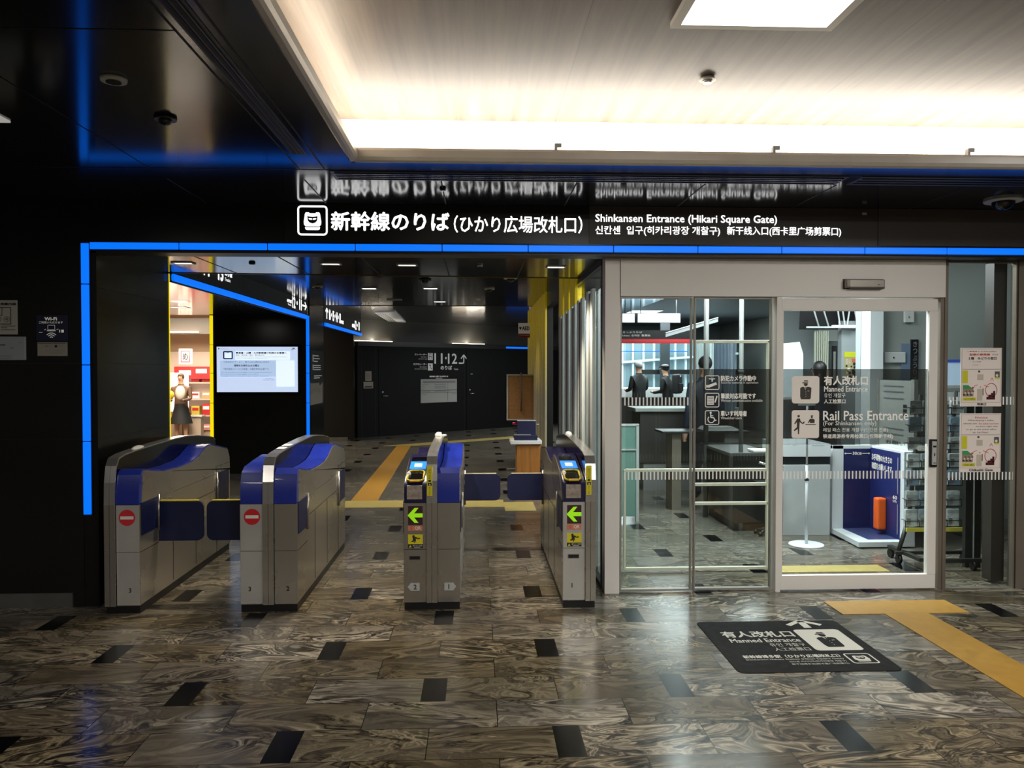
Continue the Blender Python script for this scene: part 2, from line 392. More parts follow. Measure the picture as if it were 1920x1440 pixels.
# seams in the front ceiling
b = B()
for x in (-1.75, -0.98, -0.205, 0.575, 1.325, 2.1, 2.9): b.box(x - 0.004, 4.62, 2.6185, x + 0.004, 5.28, 2.6205)
b.box(-6.5, 4.375, 2.6185, 6.5, 4.382, 2.6205)
for x in (-0.955, -0.82): b.box(x - 0.004, -4, 2.6185, x + 0.004, 4.375, 2.6205)
for x in (-1.75, -2.6, -3.4): b.box(x - 0.002, -4, 2.6185, x + 0.002, 4.375, 2.6205)
b.box(-6.5, 2.6, 2.6185, -0.955, 2.604, 2.6205)
b.done('trim_3', M_seam, kind='structure')
# portal soffit and inner ceilings
b = B(); b.prism([(-2.46, 5.30), (0.9, 5.30), (0.9, 6.75), (-2.46, 6.5)], 2.31, 2.36, 'z'); b.done('ceiling_portal', M_ceil, kind='structure')
struct('trim_15', M_dark, (-2.548, 5.285, 2.296, 6.5, 5.455, 2.364))
b = B()
for i, x in enumerate((-2.49 + 0.565 * k for k in range(1, 6))):
    b.box(x - 0.005, 5.34, 2.3085, x + 0.005, 6.5 + (x + 2.46) * 0.074, 2.3105)
b.done('trim_4', M_seam, kind='structure')
b = B(); b.prism([(-2.455, 6.50), (0.9, 6.75), (0.9, 6.76), (-2.455, 6.51)], 2.305, 2.316, 'z'); b.done('trim_5', mat('gold_trim', (120, 100, 40), 0.3, 0.9), kind='structure')
struct('ceiling_inner', M_ceil, (-2.6, 6.3, 2.50, 0.92, 12.3, 2.54))
struct('trim_6', mat('bronze_trim', (110, 98, 70), 0.3, 0.9), (-2.4, 12.29, 2.494, 0.92, 12.31, 2.506))
FARLAMPS = ((0.5, 1.0), (3.38, 1.04))
struct('ceiling_far', M_ceil, (-4.5, 12.3, 2.66, 3.0, 23, 2.7), (-4.5, 12.3, 2.52, 0.9, 12.33, 2.7))
# left side of the passage: header over the side opening, pillar, second header
push(struct('wall_side_header', M_black, (-2.45, 6.2, 2.275, -2.33, 11.1, 2.52)))
push(struct('ceiling_side', M_ceil, (-7.5, 6.2, 2.275, -2.45, 11.1, 2.3)))
push(struct('wall_monitor', M_black, (-3.62, 11.1, 0, -2.34, 11.25, 2.5)))
push(struct('wall_pillar', M_black, (-2.5, 11.25, 0, -2.33, 12.25, 2.66)))
push(struct('wall_second_header', M_black, (-2.45, 12.25, 2.24, -2.33, 16.2, 2.66)))
push(struct('wall_second_jamb', mat('brown_black_panel', (24, 22, 18), 0.3, spec=0.35), (-4.5, 16.3, 0.1, -2.5, 16.45, 2.66)))
push(struct('baseboard_second', M_base, (-4.5, 16.27, 0, -2.62, 16.3, 0.15)))
struct('wall_side_end', M_black, (-9.0, 6.44, 0, -2.60, 6.5, 2.5))
push(struct('baseboard_monitor', M_base, (-3.62, 11.085, 0, -2.34, 11.1, 0.10)))
struct('trim_reflection', M_yel_e, (-2.456, 6.50, 0.55, -2.450, 6.504, 2.30))  # glowing strip imitates a yellow reflection along the jamb edge
# far wall, set at an angle across the end of the passage
FA = Vector((-2.503, 17.986, 0)); FD = Vector((0.75107, 0.66022, 0)); FN = Vector((0.66022, -0.75107, 0)); UP = Vector((0, 0, 1))
def far_box(b, s0, z0, s1, z1, d0, d1, m=0):
    c = [FA + FD * s + FN * d + UP * z for z in (z0, z1) for s, d in ((s0, d0), (s1, d0), (s1, d1), (s0, d1))]
    v = [b.bm.verts.new(p) for p in c]; fs = []
    for q in ((0,1,2,3),(4,7,6,5),(0,4,5,1),(1,5,6,2),(2,6,7,3),(3,7,4,0)):
        f = b.bm.faces.new([v[i] for i in q]); f.material_index = m; fs.append(f)
    bmesh.ops.recalc_face_normals(b.bm, faces=fs)
    return b
far_plane = (FA + FN * 0.006, FD, UP, FN)
b = B(); far_box(b, -0.2, 0, 7, 2.04, -0.3, 0.0); b.done('wall_far', mat('far_black', (14, 13, 11), 0.5, spec=0.12), kind='structure')
b = B(); far_box(b, -0.2, 2.04, 7, 2.15, -0.34, 0.03); b.done('trim_8', mat('gloss_fascia', (40, 33, 29), 0.14), kind='structure')
b = B(); far_box(b, -0.2, 2.15, 7, 2.7, -0.7, -0.45); b.done('wall_far_upper', mat('upper_grey', (70, 68, 62), 0.45), kind='structure')
for i, (s0, s1) in enumerate(((0.0, 1.0), (2.86, 3.9))):
    b = B(); far_box(b, s0, 2.155, s1, 2.175, -0.42, -0.36)
    tag(b.done('cove_lamp', mat('ledge_lamp', (255, 240, 215), 0.5, emit=9.0, ecol=(255, 238, 210))), ('warm strip lamp on the far ledge above the black doors, left one', 'warm strip lamp on the far ledge above the timetable, right one')[i], 'lamp', 'strip lamps on the far ledge')
b = B()
for s in (-0.1, 0.27, 0.95, 2.9, 3.6): far_box(b, s, 0.0, s + 0.006, 2.03, 0, 0.002)
b.done('trim_9', M_seam, kind='structure')
# right-hand partition of the passage
M_mull = mat('dark_mullion', (40, 40, 38), 0.35, 0.6)
def pane_x(name, x, y0, y1, z0, z1, frame=0.02):
    w = bpy.data.objects.new(name, None); COL.objects.link(w); w.location = (x, (y0 + y1) / 2, 0); w['_o'] = [x, (y0 + y1) / 2, 0]; w['kind'] = 'structure'
    p = B(); p.face([(x, y0, z0), (x, y1, z0), (x, y1, z1), (x, y0, z1)]); p.done('pane', GL, w)
    f = B(); f.box(x - frame, y0, z0 - 0.03, x + frame, y1, z0); f.box(x - frame, y0, z1, x + frame, y1, z1 + 0.04)
    f.box(x - frame, y0, z0, x + frame, y0 + 0.02, z1); f.box(x - frame, y1 - 0.02, z0, x + frame, y1, z1)
    f.done('frame', M_mull, w); return w
pane_x('window_1', 0.885, 5.56, 8.4, 0.03, 2.27)
pane_x('window_2', 0.885, 10.1, 13.5, 0.03, 2.44)
struct('wall_partition_top', M_black, (0.87, 5.6, 2.31, 0.95, 13.5, 2.75))
struct('wall_partition_end', M_mull, (0.86, 8.4, 0, 0.95, 8.5, 2.5), (0.86, 10.0, 0, 0.95, 10.1, 2.5))

# ------------------------------------------------------------------ front glass of the staffed entrance
YG = 5.46
tick = mat('marking_white', (205, 203, 196), 0.6, emit=0.3, ecol=(190, 188, 180))
def ticks(par, x0, x1, z0, z1, y=YG, phase=0.0, skip=None):
    b = B(plane_xz(y, -0.008)); n = 0; x = 0.982 + 0.0257 * math.ceil((x0 - 0.982) / 0.0257)
    while x < x1:
        if not (skip and skip[0] < x < skip[1]): b.rect(x, z0, x + 0.0095, z1)
        x += 0.0257; n += 1
    return b.done('marking_stripe', tick, par)
def win(name, x0, x1, z0, z1, y=YG, fm=None, fw=0.008, depth=0.02, g=GL):
    w = bpy.data.objects.new(name, None); COL.objects.link(w); w.location = ((x0 + x1) / 2, y, 0); w['_o'] = [(x0 + x1) / 2, y, 0]; w['kind'] = 'structure'
    p = B(); p.face([(x0, y, z0), (x1, y, z0), (x1, y, z1), (x0, y, z1)]); p.done('pane', g, w)
    f = B(); f.box(x0, y - depth, z0 - fw, x1, y + depth, z0 + fw * 0.6); f.box(x0, y - depth, z1 - fw * 0.3, x1, y + depth, z1 + fw)
    f.box(x0 - fw, y - depth, z0 - fw, x0, y + depth, z1 + fw); f.box(x1, y - depth, z0 - fw, x1 + fw, y + depth, z1 + fw)
    f.done('frame', fm or mat('pale_frame', (150, 145, 136), 0.4, 0.3), w); return w
struct('trim_10', M_alu, (0.872, 5.43, 0, 0.972, 5.56, 2.31))
struct('trim_11', M_alu, (0.976, 5.42, 2.04, 3.243, 5.56, 2.297))
struct('trim_12', M_alu, (2.06, 5.425, 0, 2.094, 5.54, 2.038))
struct('trim_13', M_alu_d, (3.222, 5.44, 0, 3.246, 5.54, 2.04), (3.246, 5.43, 0, 3.262, 5.50, 2.30), (3.775, 5.43, 0, 3.84, 5.52, 2.31), (3.262, 5.44, 2.295, 3.78, 5.52, 2.32))
struct('trim_16', mat('brown_post', (46, 41, 36), 0.4), (3.68, 5.56, 0.02, 3.775, 5.66, 2.3))
w = win('window_3', 0.988, 1.468, 0.02, 2.03); ticks(w, 0.985, 1.455, 1.293, 1.348); ticks(w, 0.985, 1.468, 0.78, 0.835)
w = win('window_4', 1.503, 2.03, 0.02, 2.03, y=5.47); ticks(w, 1.5, 2.03, 0.78, 0.835, y=5.47)
w = win('window_5', 3.275, 3.76, 0.0, 2.285, fm=M_alu_d); ticks(w, 3.278, 3.76, 1.293, 1.348); ticks(w, 3.278, 3.76, 0.765, 0.82)
# sliding door
d = bpy.data.objects.new('door_1', None); COL.objects.link(d); d.location = (2.65, 5.45, 0); d['_o'] = [2.65, 5.45, 0]; d['kind'] = 'structure'
f = B(); f.box(2.096, 5.43, 0.012, 3.196, 5.47, 0.11, 0.003); f.box(2.096, 5.43, 1.945, 3.196, 5.47, 2.028, 0.003); f.box(3.136, 5.428, 0.11, 3.196, 5.472, 1.945, 0.003); f.box(2.096, 5.43, 0.11, 2.108, 5.47, 1.945)
f.done('frame', M_alu, d)
p = B(); p.face([(2.108, 5.45, 0.11), (3.136, 5.45, 0.11), (3.136, 5.45, 1.945), (2.108, 5.45, 1.945)]); p.done('pane', GL, d)
ticks(d, 2.108, 3.136, 0.78, 0.835, y=5.448)
h = B(); h.box(3.140, 5.412, 0.862, 3.192, 5.43, 1.055, 0.005); hp = h.done('handle', M_dark, d)
h = B(); h.box(3.150, 5.402, 0.878, 3.182, 5.413, 1.042, 0.003); h.box(3.155, 5.400, 1.0, 3.177, 5.403, 1.012, m=1); h.box(3.163, 5.400, 0.94, 3.169, 5.403, 0.96, m=1); h.box(3.157, 5.400, 0.89, 3.175, 5.403, 0.894, m=1)
h.done('grip', [M_lgrey, M_dark], hp)
# door sensor on the header
t = thing('door_sensor', 'slim silver sensor box on the pale header above the sliding door', 'sensor', (2.655, 5.42, 2.098))
b = B(); b.box(2.522, 5.375, 2.100, 2.790, 5.42, 2.157, 0.006); b.done('case', mat('sensor_silver', (158, 152, 143), 0.3, 0.5), t)
b = B(); b.box(2.516, 5.412, 2.094, 2.796, 5.4205, 2.163); b.done('shadow_outline', M_dark, t)  # dark outline added as the shadow around the sensor case
b = B(); b.box(2.522, 5.368, 2.104, 2.545, 5.376, 2.154, 0.003); b.done('end_cap', M_alu_d, t)
b = B(); b.box(2.545, 5.374, 2.094, 2.788, 5.412, 2.101); b.box(2.74, 5.3735, 2.118, 2.752, 5.376, 2.122); b.done('lens', M_dark, t)

# ------------------------------------------------------------------ LED strips
def strip(label, boxes, m, group, backing):
    lo = [min(q[i] for q in boxes) for i in range(3)]; hi = [max(q[i + 3] for q in boxes) for i in range(3)]
    t = thing('light_strip', label, 'light strip', ((lo[0] + hi[0]) / 2, (lo[1] + hi[1]) / 2, lo[2]), group)
    for q in boxes: B().box(*q, bev=0.004).done('diffuser', m, t)
    b = B()
    for q in backing: b.box(*q)
    b.done('channel', M_seam, t)
    return t
sx = -2.49; bl = []
while sx < 6.4:
    bl.append((sx + 0.003, 5.266, 2.315, min(sx + 0.562, 6.4), 5.296, 2.358)); sx += 0.565
strip('long horizontal blue light strip under the black sign band', bl, M_blue_e, 'blue light strips', [(-2.493, 5.275, 2.306, 6.4, 5.30, 2.364)])
zs = [2.355, 2.09, 1.57, 1.075, 0.60]
strip('upright blue light strip on the black wall beside the leftmost gate', [(-2.544, 5.266, zs[i + 1] + 0.003, -2.496, 5.296, zs[i] - 0.003) for i in range(4)], M_blue_e, 'blue light strips', [(-2.55, 5.276, 0.59, -2.49, 5.30, 2.36)])
push(strip('receding blue light strip under the sign over the side opening', [(-2.335, 6.22 + 1.6 * i, 2.215, -2.31, 6.22 + 1.6 * i + 1.594, 2.268) for i in range(3)], M_blue_e, 'blue light strips', [(-2.345, 6.22, 2.205, -2.325, 11.02, 2.275)]))
push(strip('upright blue light strip beside the bright display screen', [(-2.340, 11.06, z0 + 0.003, -2.302, 11.095, z1 - 0.003) for z0, z1 in ((0.6, 1.07), (1.07, 1.48), (1.48, 1.86), (1.86, 2.265))], M_blue_e, 'blue light strips', [(-2.345, 11.07, 0.59, -2.315, 11.1, 2.27)]))
push(strip('short receding blue light strip under the second side sign', [(-2.335, 12.3, 2.19, -2.30, 14.2, 2.24), (-2.335, 14.205, 2.19, -2.30, 16.1, 2.24)], M_blue_e, 'blue light strips', [(-2.345, 12.3, 2.18, -2.325, 16.1, 2.245)]))
t = thing('light_strip', 'short distant blue light strip on the far wall below the defibrillator sign', 'light strip', tuple(FA + FD * 4.8 + UP * 2.06), 'blue light strips')
b = B(); far_box(b, 4.3, 2.06, 5.6, 2.105, 0.0, 0.06); b.done('diffuser', M_blue_e, t)
b = B(); far_box(b, 4.3, 2.05, 5.6, 2.115, -0.01, 0.03); b.done('channel', M_seam, t)
push(strip('upright yellow light strip at the left end of the display wall', [(-3.648, 11.085, z0 + 0.003, -3.605, 11.12, z1 - 0.003) for z0, z1 in ((0.6, 1.07), (1.07, 1.48), (1.48, 1.87), (1.87, 2.27))], M_yel_e, None, [(-3.65, 11.1, 0.59, -3.60, 11.13, 2.275)]))

# ------------------------------------------------------------------ overhead sign
def train_icon(b, x0, z0, x1, z1, mw=0, md=1, k=1):
    # front view of a rounded train nose inside a ring
    s = x1 - x0; h = z1 - z0
    q = lambda pts: [(x0 + s * x, z0 + h * z) for x, z in pts]
    b.frame(x0, z0, x1, z1, s * 0.13, s * 0.06, mw, k)
    b.poly(q([(.27,.30),(.22,.36),(.21,.45),(.25,.72),(.28,.77),(.38,.77),(.40,.74),(.60,.74),(.62,.77),(.72,.77),(.75,.72),(.79,.45),(.78,.36),(.73,.30)]), mw, k)
    b.poly(q([(.25,.27),(.75,.27),(.73,.20),(.68,.18),(.32,.18),(.27,.20)]), mw, k)
    b.poly(q([(.33,.65),(.345,.50),(.40,.43),(.50,.40),(.60,.43),(.655,.50),(.67,.65),(.60,.63),(.50,.62),(.40,.63)]), md, k + 1)
    b.poly(q([(.375,.575),(.485,.565),(.485,.515),(.41,.52),(.38,.54)]), mw, k + 2)
    b.poly(q([(.625,.575),(.515,.565),(.515,.515),(.59,.52),(.62,.54)]), mw, k + 2)
t = thing('station_sign', 'long black overhead sign with lit white letters for the bullet train entrance', 'sign', (0.7, 5.28, 2.38))
b = B(); b.box(-1.25, 5.274, 2.37, 0.735, 5.2795, 2.618); b.done('panel', mat('sign_black', (26, 25, 24), 0.3, spec=0.4), t)
b = B(); b.box(0.738, 5.274, 2.37, 2.683, 5.2795, 2.618); b.done('black_panel_lit', mat('sign_black_lit', (62, 58, 55), 0.4, noise=0.06, nscale=2), t)  # lit part of the black sign, its light painted as grey
b = B(plane_xz(5.274))
train_icon(b, -1.167, 2.412, -0.972, 2.606)
b.done('pictogram', [M_sign_e, M_dark], t)
b = B(plane_xz(5.274))
b.text('新幹線のりば', -0.948, 2.447, -0.184, 2.567, bold=0.0035)
b.text('（ひかり広場改札口）', -0.152, 2.438, 0.692, 2.549, bold=0.0015)
b.text('Shinkansen Entrance (Hikari Square Gate)', 0.780, 2.500, 1.996, 2.565, bold=0.001)
b.text('신칸센  입구(히카리광장 개찰구)', 0.780, 2.425, 1.612, 2.489, bold=0.0008)
b.text('新干线入口(西卡里广场剪票口)', 1.660, 2.427, 2.432, 2.491, bold=0.0008)
b.done('lettering', [M_sign_e], t)
b = B(); b.box(2.575, 5.268, 2.575, 2.605, 5.274, 2.590); b.done('sensor_plate', M_lgrey, t)

# side signs over the openings
t = thing('track_sign', 'black track number sign over the nearer side opening', 'sign', (-2.33, 9, 2.28))
b = B(); b.box(-2.33, 6.25, 2.28, -2.326, 11.05, 2.51); b.done('panel', M_dark, t)
b = B(plane_yz(-2.326))
b.text('15・14・13', 6.55, 2.345, 7.45, 2.475, bold=0.006); b.text('のりば', 7.50, 2.405, 7.72, 2.445, bold=0.003); b.text('Tracks', 7.50, 2.355, 7.66, 2.385)
b.text('のりば', 9.92, 2.36, 10.15, 2.40, bold=0.003); b.text('Tracks', 9.95, 2.325, 10.13, 2.345); b.text('12・11', 10.2, 2.315, 10.72, 2.45, bold=0.006)
b.stroke([(10.76, 2.385), (11.02, 2.385)], 0.022, k=1).stroke([(10.92, 2.435), (11.02, 2.385), (10.92, 2.335)], 0.022, k=1)
b.done('lettering', [M_sign_e], t)
t = thing('track_sign', 'black track number sign over the farther side opening', 'sign', (-2.33, 14, 2.25))
b = B(); b.box(-2.33, 12.28, 2.25, -2.326, 16.15, 2.62); b.done('panel', M_dark, t)
b = B(plane_yz(-2.326))
b.stroke([(12.5, 2.31), (12.5, 2.46)], 0.05, k=1).stroke([(12.4, 2.42), (12.5, 2.47), (12.6, 2.42)], 0.03, k=1)
b.text('16・15・14・13', 12.7, 2.31, 13.75, 2.47, bold=0.006); b.text('のりば', 13.78, 2.31, 14.05, 2.37, bold=0.004)
b.text('のりば', 15.0, 2.31, 15.3, 2.38, bold=0.004); b.text('12・11', 15.35, 2.29, 15.95, 2.45, bold=0.006)
b.done('lettering', [M_sign_e], t)

for o in [o for o in bpy.data.objects if o.parent is None and o.name.startswith('track_sign')]: push(o)
# ------------------------------------------------------------------ ceiling fixtures
t = thing('ceiling_light', 'large square white ceiling light panel set in the wood ceiling', 'ceiling light', (1.09, 2.7, 2.90))
b = B(); b.box(0.80, 2.4, 2.905, 1.38, 3.135, 2.915); b.done('diffuser', M_panel, t)
b = B(); b.box(0.765, 2.365, 2.896, 0.80, 3.17, 2.92); b.box(1.38, 2.365, 2.896, 1.415, 3.17, 2.92); b.box(0.80, 2.365, 2.896, 1.38, 2.4, 2.92); b.box(0.80, 3.135, 2.896, 1.38, 3.17, 2.92); b.done('frame', M_white, t)
t = thing('sprinkler_head', 'small white disc sprinkler on the wood ceiling', 'sprinkler', (1.085, 3.756, 2.885))
b = B(); b.cyl((1.085, 3.756, 2.905), (1.085, 3.756, 2.918), 0.04, 0.032, 28); b.done('cover_plate', M_white, t)
b = B(); b.cyl((1.085, 3.756, 2.892), (1.085, 3.756, 2.906), 0.02, 0.024, 20); b.done('nozzle', M_chrome, t)
for i, x in enumerate((0.42, 1.57, 2.62)):
    b = B(); b.box(x - 0.018, 4.158, 2.68, x - 0.004, 4.19, 2.716, 0.002); b.box(x - 0.018, 4.156, 2.694, x + 0.018, 4.162, 2.716, 0.002)
    tag(b.done('cove_clip', M_lgrey), ('small grey clip on the cove edge above the sign\'s closing bracket', 'small grey clip on the cove edge above the middle of the sliding door', 'small grey clip on the cove edge near the photo\'s right side')[i], 'clip', 'clips along the cove edge')
def downlight(x, y, z, label, group, w=0.15, d=0.09, on=True, parts=True):
    t = thing('downlight', label, 'downlight', (x, y, z), group)
    b = B(); b.box(x - w/2 + 0.012, y - d/2 + 0.012, z - 0.002, x + w/2 - 0.012, y + d/2 - 0.012, z + 0.0); b.done('lens', M_lamp if on else M_grey, t)
    b = B(); b.box(x - w/2, y - d/2, z - 0.007, x + w/2, y - d/2 + 0.012, z); b.box(x - w/2, y + d/2 - 0.012, z - 0.007, x + w/2, y + d/2, z)
    b.box(x - w/2, y - d/2 + 0.012, z - 0.007, x - w/2 + 0.012, y + d/2 - 0.012, z); b.box(x + w/2 - 0.012, y - d/2 + 0.012, z - 0.007, x + w/2, y + d/2 - 0.012, z); b.done('frame', M_lgrey, t)
    return t
for x, y, l in ((-2.12, 5.89, 'over the leftmost gate beside the black jamb'), (-1.065, 5.89, 'between the leftmost lane and the middle lane'), (-0.516, 5.93, 'over the middle lane'), (0.59, 6.0, 'over the gate beside the glass partition')):
    downlight(x, y, 2.31, 'rectangular downlight in the portal ceiling ' + l, 'portal downlights')
for x, y, l in ((-1.286, 9.62, 'left'), (-0.556, 9.58, 'middle')):
    downlight(x, y, 2.5, 'rectangular downlight in the inner ceiling, %s one beyond the portal' % l, 'inner downlights', 0.18, 0.16)
downlight(-0.535, 11.5, 2.5, 'rectangular downlight farthest along the inner ceiling', 'inner downlights', 0.18, 0.16)
downlight(-1.149, 11.2, 2.5, 'dim rectangular downlight along the inner ceiling at left', 'inner downlights', 0.2, 0.16, False)
downlight(-3.55, 9.7, 2.275, 'rectangular downlight in the side passage ceiling near the display screen', None, 0.22, 0.2)
def round_fix(x, y, z, r, name, label, cat, dome=False, mm=None):
    t = thing(name, label, cat, (x, y, z - 0.03))
    b = B(); b.cyl((x, y, z - 0.012), (x, y, z), r, r * 1.05, 28); b.done('ring', mm or M_lgrey, t)
    b = B()
    if dome: b.ball((x, y, z - 0.012), r * 0.62, (1, 1, 0.8))
    else: b.cyl((x, y, z - 0.016), (x, y, z - 0.010), r * 0.6, n=24)
    b.done('dome' if dome else 'nozzle', M_gloss, t)
round_fix(-1.342, 3.04, 2.62, 0.045, 'ceiling_speaker', 'small pale ring speaker in the black left ceiling', 'speaker')
round_fix(-1.33, 3.5, 2.62, 0.045, 'dome_camera', 'small dark dome camera in the black left ceiling', 'camera', True, M_dark)
round_fix(3.35, 4.98, 2.62, 0.11, 'dome_camera', 'large grey ringed dome camera above the right glass', 'camera', True)
round_fix(-1.622, 5.86, 2.31, 0.022, 'sprinkler_head', 'tiny dark sprinkler in the portal ceiling over the left lane', 'sprinkler', False, M_dark)
round_fix(0.02, 5.93, 2.31, 0.02, 'sprinkler_head', 'tiny sprinkler in the portal ceiling over the right lane', 'sprinkler')
round_fix(0.147, 9.59, 2.5, 0.06, 'smoke_detector', 'round white smoke detector on the inner ceiling', 'detector', True, M_white)
round_fix(-0.56, 8.62, 2.5, 0.07, 'dome_camera', 'black dome camera hanging just behind the portal edge', 'camera', True, M_dark)
round_fix(0.35, 8.45, 2.5, 0.07, 'smoke_detector', 'yellowish detector just behind the portal edge at right', 'detector', True, mat('cream', (200, 190, 140), 0.5))
round_fix(-1.86, 9.43, 2.5, 0.06, 'smoke_detector', 'yellowish detector beside the nearer track sign', 'detector', True, mat('cream', (200, 190, 140), 0.5))
round_fix(-0.205, 4.8, 2.62, 0.018, 'sprinkler_head', 'tiny sprinkler amid the mirrored letters in the black ceiling', 'sprinkler', False, M_dark)
b = B(); b.box(-2.12, 3.48, 2.612, -2.02, 3.58, 2.62); tag(b.done('downlight', mat('dim_lamp', (200, 198, 190), 0.5, emit=0.5)), 'square downlight at the left edge of the black ceiling', 'downlight')
# slot diffusers
t = thing('ceiling_air_vent', 'long black slot air vent running along the left ceiling', 'air vent', (-0.888, 1.0, 2.61))
b = B(); b.box(-0.925, -3.5, 2.6165, -0.85, 4.06, 2.6205); b.done('frame', M_dark, t)
for x in (-0.908, -0.882):
    B().box(x - 0.008, -3.5, 2.6145, x + 0.008, 4.05, 2.617).done('slot', M_seam, t)
for x in (-0.867,): B().box(x - 0.003, -3.5, 2.612, x + 0.003, 4.05, 2.617).done('blade', mat('dark_alu', (70, 70, 70), 0.4, 0.6), t)
t = thing('ceiling_air_vent', 'slot air vent with silver blades above the overhead sign', 'air vent', (0.62, 4.5, 2.61))
b = B(); b.box(-0.80, 4.40, 2.6165, 2.08, 4.60, 2.6205); b.done('frame', M_dark, t)
for y in (4.43, 4.47, 4.51, 4.56): B().box(-0.78, y, 2.610, 2.06, y + 0.012, 2.618).done('blade', mat('vent_alu', (120, 122, 126), 0.2, 0.9), t)
t = thing('ceiling_air_vent', 'dark slot air vent in the ceiling above the posters on the right', 'air vent', (3.2, 4.5, 2.61))
b = B(); b.box(2.15, 4.40, 2.6165, 5.0, 4.60, 2.6205); b.done('frame', M_dark, t)
for y in (4.44, 4.50, 4.55): B().box(2.17, y, 2.612, 4.98, y + 0.008, 2.618).done('blade', mat('dark_alu', (70, 70, 70), 0.4, 0.6), t)
t = thing('ceiling_air_vent', 'pale louvred air conditioning grille in the far ceiling', 'air vent', (-1.86, 17.7, 2.64))
b = B(); b.prism([(-2.03, 15.9), (-1.60, 15.7), (-1.72, 19.6), (-2.1, 19.9)], 2.64, 2.66, 'z'); b.done('frame', mat('vent_white', (180, 180, 178), 0.4, emit=0.15), t)
for i in range(4):
    b = B(); x = -2.0 + 0.045 * i; b.prism([(x, 16.2), (x + 0.02, 16.2), (x - 0.06, 19.4), (x - 0.08, 19.4)], 2.632, 2.642, 'z'); b.done('louver', M_dark, t)

# ------------------------------------------------------------------ floor markings
def tactile(label, quads, m, group):
    b = B()
    for q in quads: b.prism(q, 0.0, 0.004, 'z')
    o = b.done('tactile_paving', m); tag(o, label, 'tactile paving', group)
tactile('orange yellow tactile strip leading up to the sliding door', [[(2.562, 2.3), (2.842, 2.3), (2.842, 4.90), (2.562, 4.90)]], M_tact, 'yellow tactile paving')
tactile('orange yellow tactile crossbar right before the sliding door', [[(2.292, 4.902), (3.11, 4.902), (3.11, 5.18), (2.292, 5.18)]], M_tact, 'yellow tactile paving')
tactile('yellow tactile strip just inside the sliding door', [[(2.30, 5.93), (3.14, 5.93), (3.14, 6.13), (2.30, 6.13)]], M_tact2, 'yellow tactile paving')
tactile('long amber tactile strip running along the passage behind the gates', [[(-1.475, 9.36), (-1.165, 9.36), (-1.325, 15.97), (-1.60, 15.97)]], M_tact3, 'yellow tactile paving')
tactile('pale yellow tactile crossbar on the passage floor behind the gates', [[(-1.75, 8.9), (0.30, 8.88), (0.30, 9.36), (-1.75, 9.36)], [(0.301, 8.62), (0.64, 8.62), (0.64, 9.2), (0.301, 9.2)]], M_tact2, 'yellow tactile paving')
tactile('thin pale tactile strip on the floor in front of the far wall', [[(-1.87, 15.975), (-1.25, 15.975), (0.80, 17.62), (0.80, 18.1)]], M_tact2, 'yellow tactile paving')
M_mat = mat('floor_mat_dark', (33, 31, 30), 0.8, spec=0.15, noise=0.08, nscale=20)
M_matw = mat('floor_mat_white', (205, 198, 184), 0.6)
def officer(b, x0, z0, x1, z1, mw, md, k=1, bg=True):
    s = x1 - x0; h = z1 - z0
    q = lambda pts: [(x0 + s * x, z0 + h * z) for x, z in pts]
    if bg: b.rrect(x0, z0, x1, z1, min(s, h) * 0.10, mw, k)
    k += 1
    b.poly(q([(.44,.845),(.58,.845),(.59,.80),(.43,.80)]), md, k)
    b.poly(q([(.40,.775),(.60,.775),(.575,.745),(.37,.735),(.365,.755)]), md, k)
    b.poly(q([(.43,.735),(.575,.735),(.57,.67),(.535,.635),(.47,.635),(.435,.67)]), md, k)
    b.poly(q([(.30,.56),(.36,.60),(.44,.61),(.50,.48),(.55,.61),(.65,.60),(.71,.56),(.69,.20),(.66,.15),(.33,.15),(.30,.25)]), md, k)
    b.poly(q([(.485,.60),(.525,.60),(.515,.50),(.505,.47),(.495,.50)]), md, k + 1)
    for z in (.42, .335, .25): b.disc(*q([(.505, z)])[0], s * 0.012, mw, k + 1)
    b.poly(q([(.57,.46),(.63,.465),(.63,.45),(.57,.445)]), mw, k + 1)
t = thing('floor_sign', 'dark floor mat with white letters and officer pictogram before the door', 'floor sign', (1.74, 4.38, 0))
b = B(); pts = rrect_pts(1.325, 3.975, 2.185, 4.79, 0.04); b.prism(pts, 0.0, 0.003, 'z'); b.done('mat', M_mat, t)
b = B(plane_floor(0.0035))
b.text('有人改札口', 1.415, 4.50, 1.83, 4.60, bold=0.003); b.text('Manned Entrance', 1.43, 4.415, 1.83, 4.475, bold=0.001)
b.text('유인 개찰구', 1.63, 4.345, 1.83, 4.395); b.text('人工检票口', 1.63, 4.275, 1.83, 4.325)
b.text('新幹線博多駅（ひかり広場改札口）', 1.42, 4.17, 1.945, 4.215, bold=0.0012); b.text('Shinkansen Hakata Station (Hikari Square Gate)', 1.42, 4.135, 1.945, 4.16)
b.text('신칸센 하카타역(히카리광장 개찰구)', 1.64, 4.10, 1.945, 4.125); b.text('新干线博多站(西卡里广场剪票口)', 1.64, 4.065, 1.945, 4.09)
b.done('lettering', [M_matw], t)
b = B(plane_floor(0.0035))
b.stroke([(1.965, 4.65), (1.965, 4.775)], 0.045, k=1).stroke([(1.865, 4.70), (1.965, 4.785), (2.065, 4.70)], 0.034, k=1)
officer(b, 1.855, 4.27, 2.125, 4.62, 0, 1)
train_icon(b, 1.97, 4.075, 2.115, 4.22)
b.done('pictogram', [M_matw, M_mat], t)

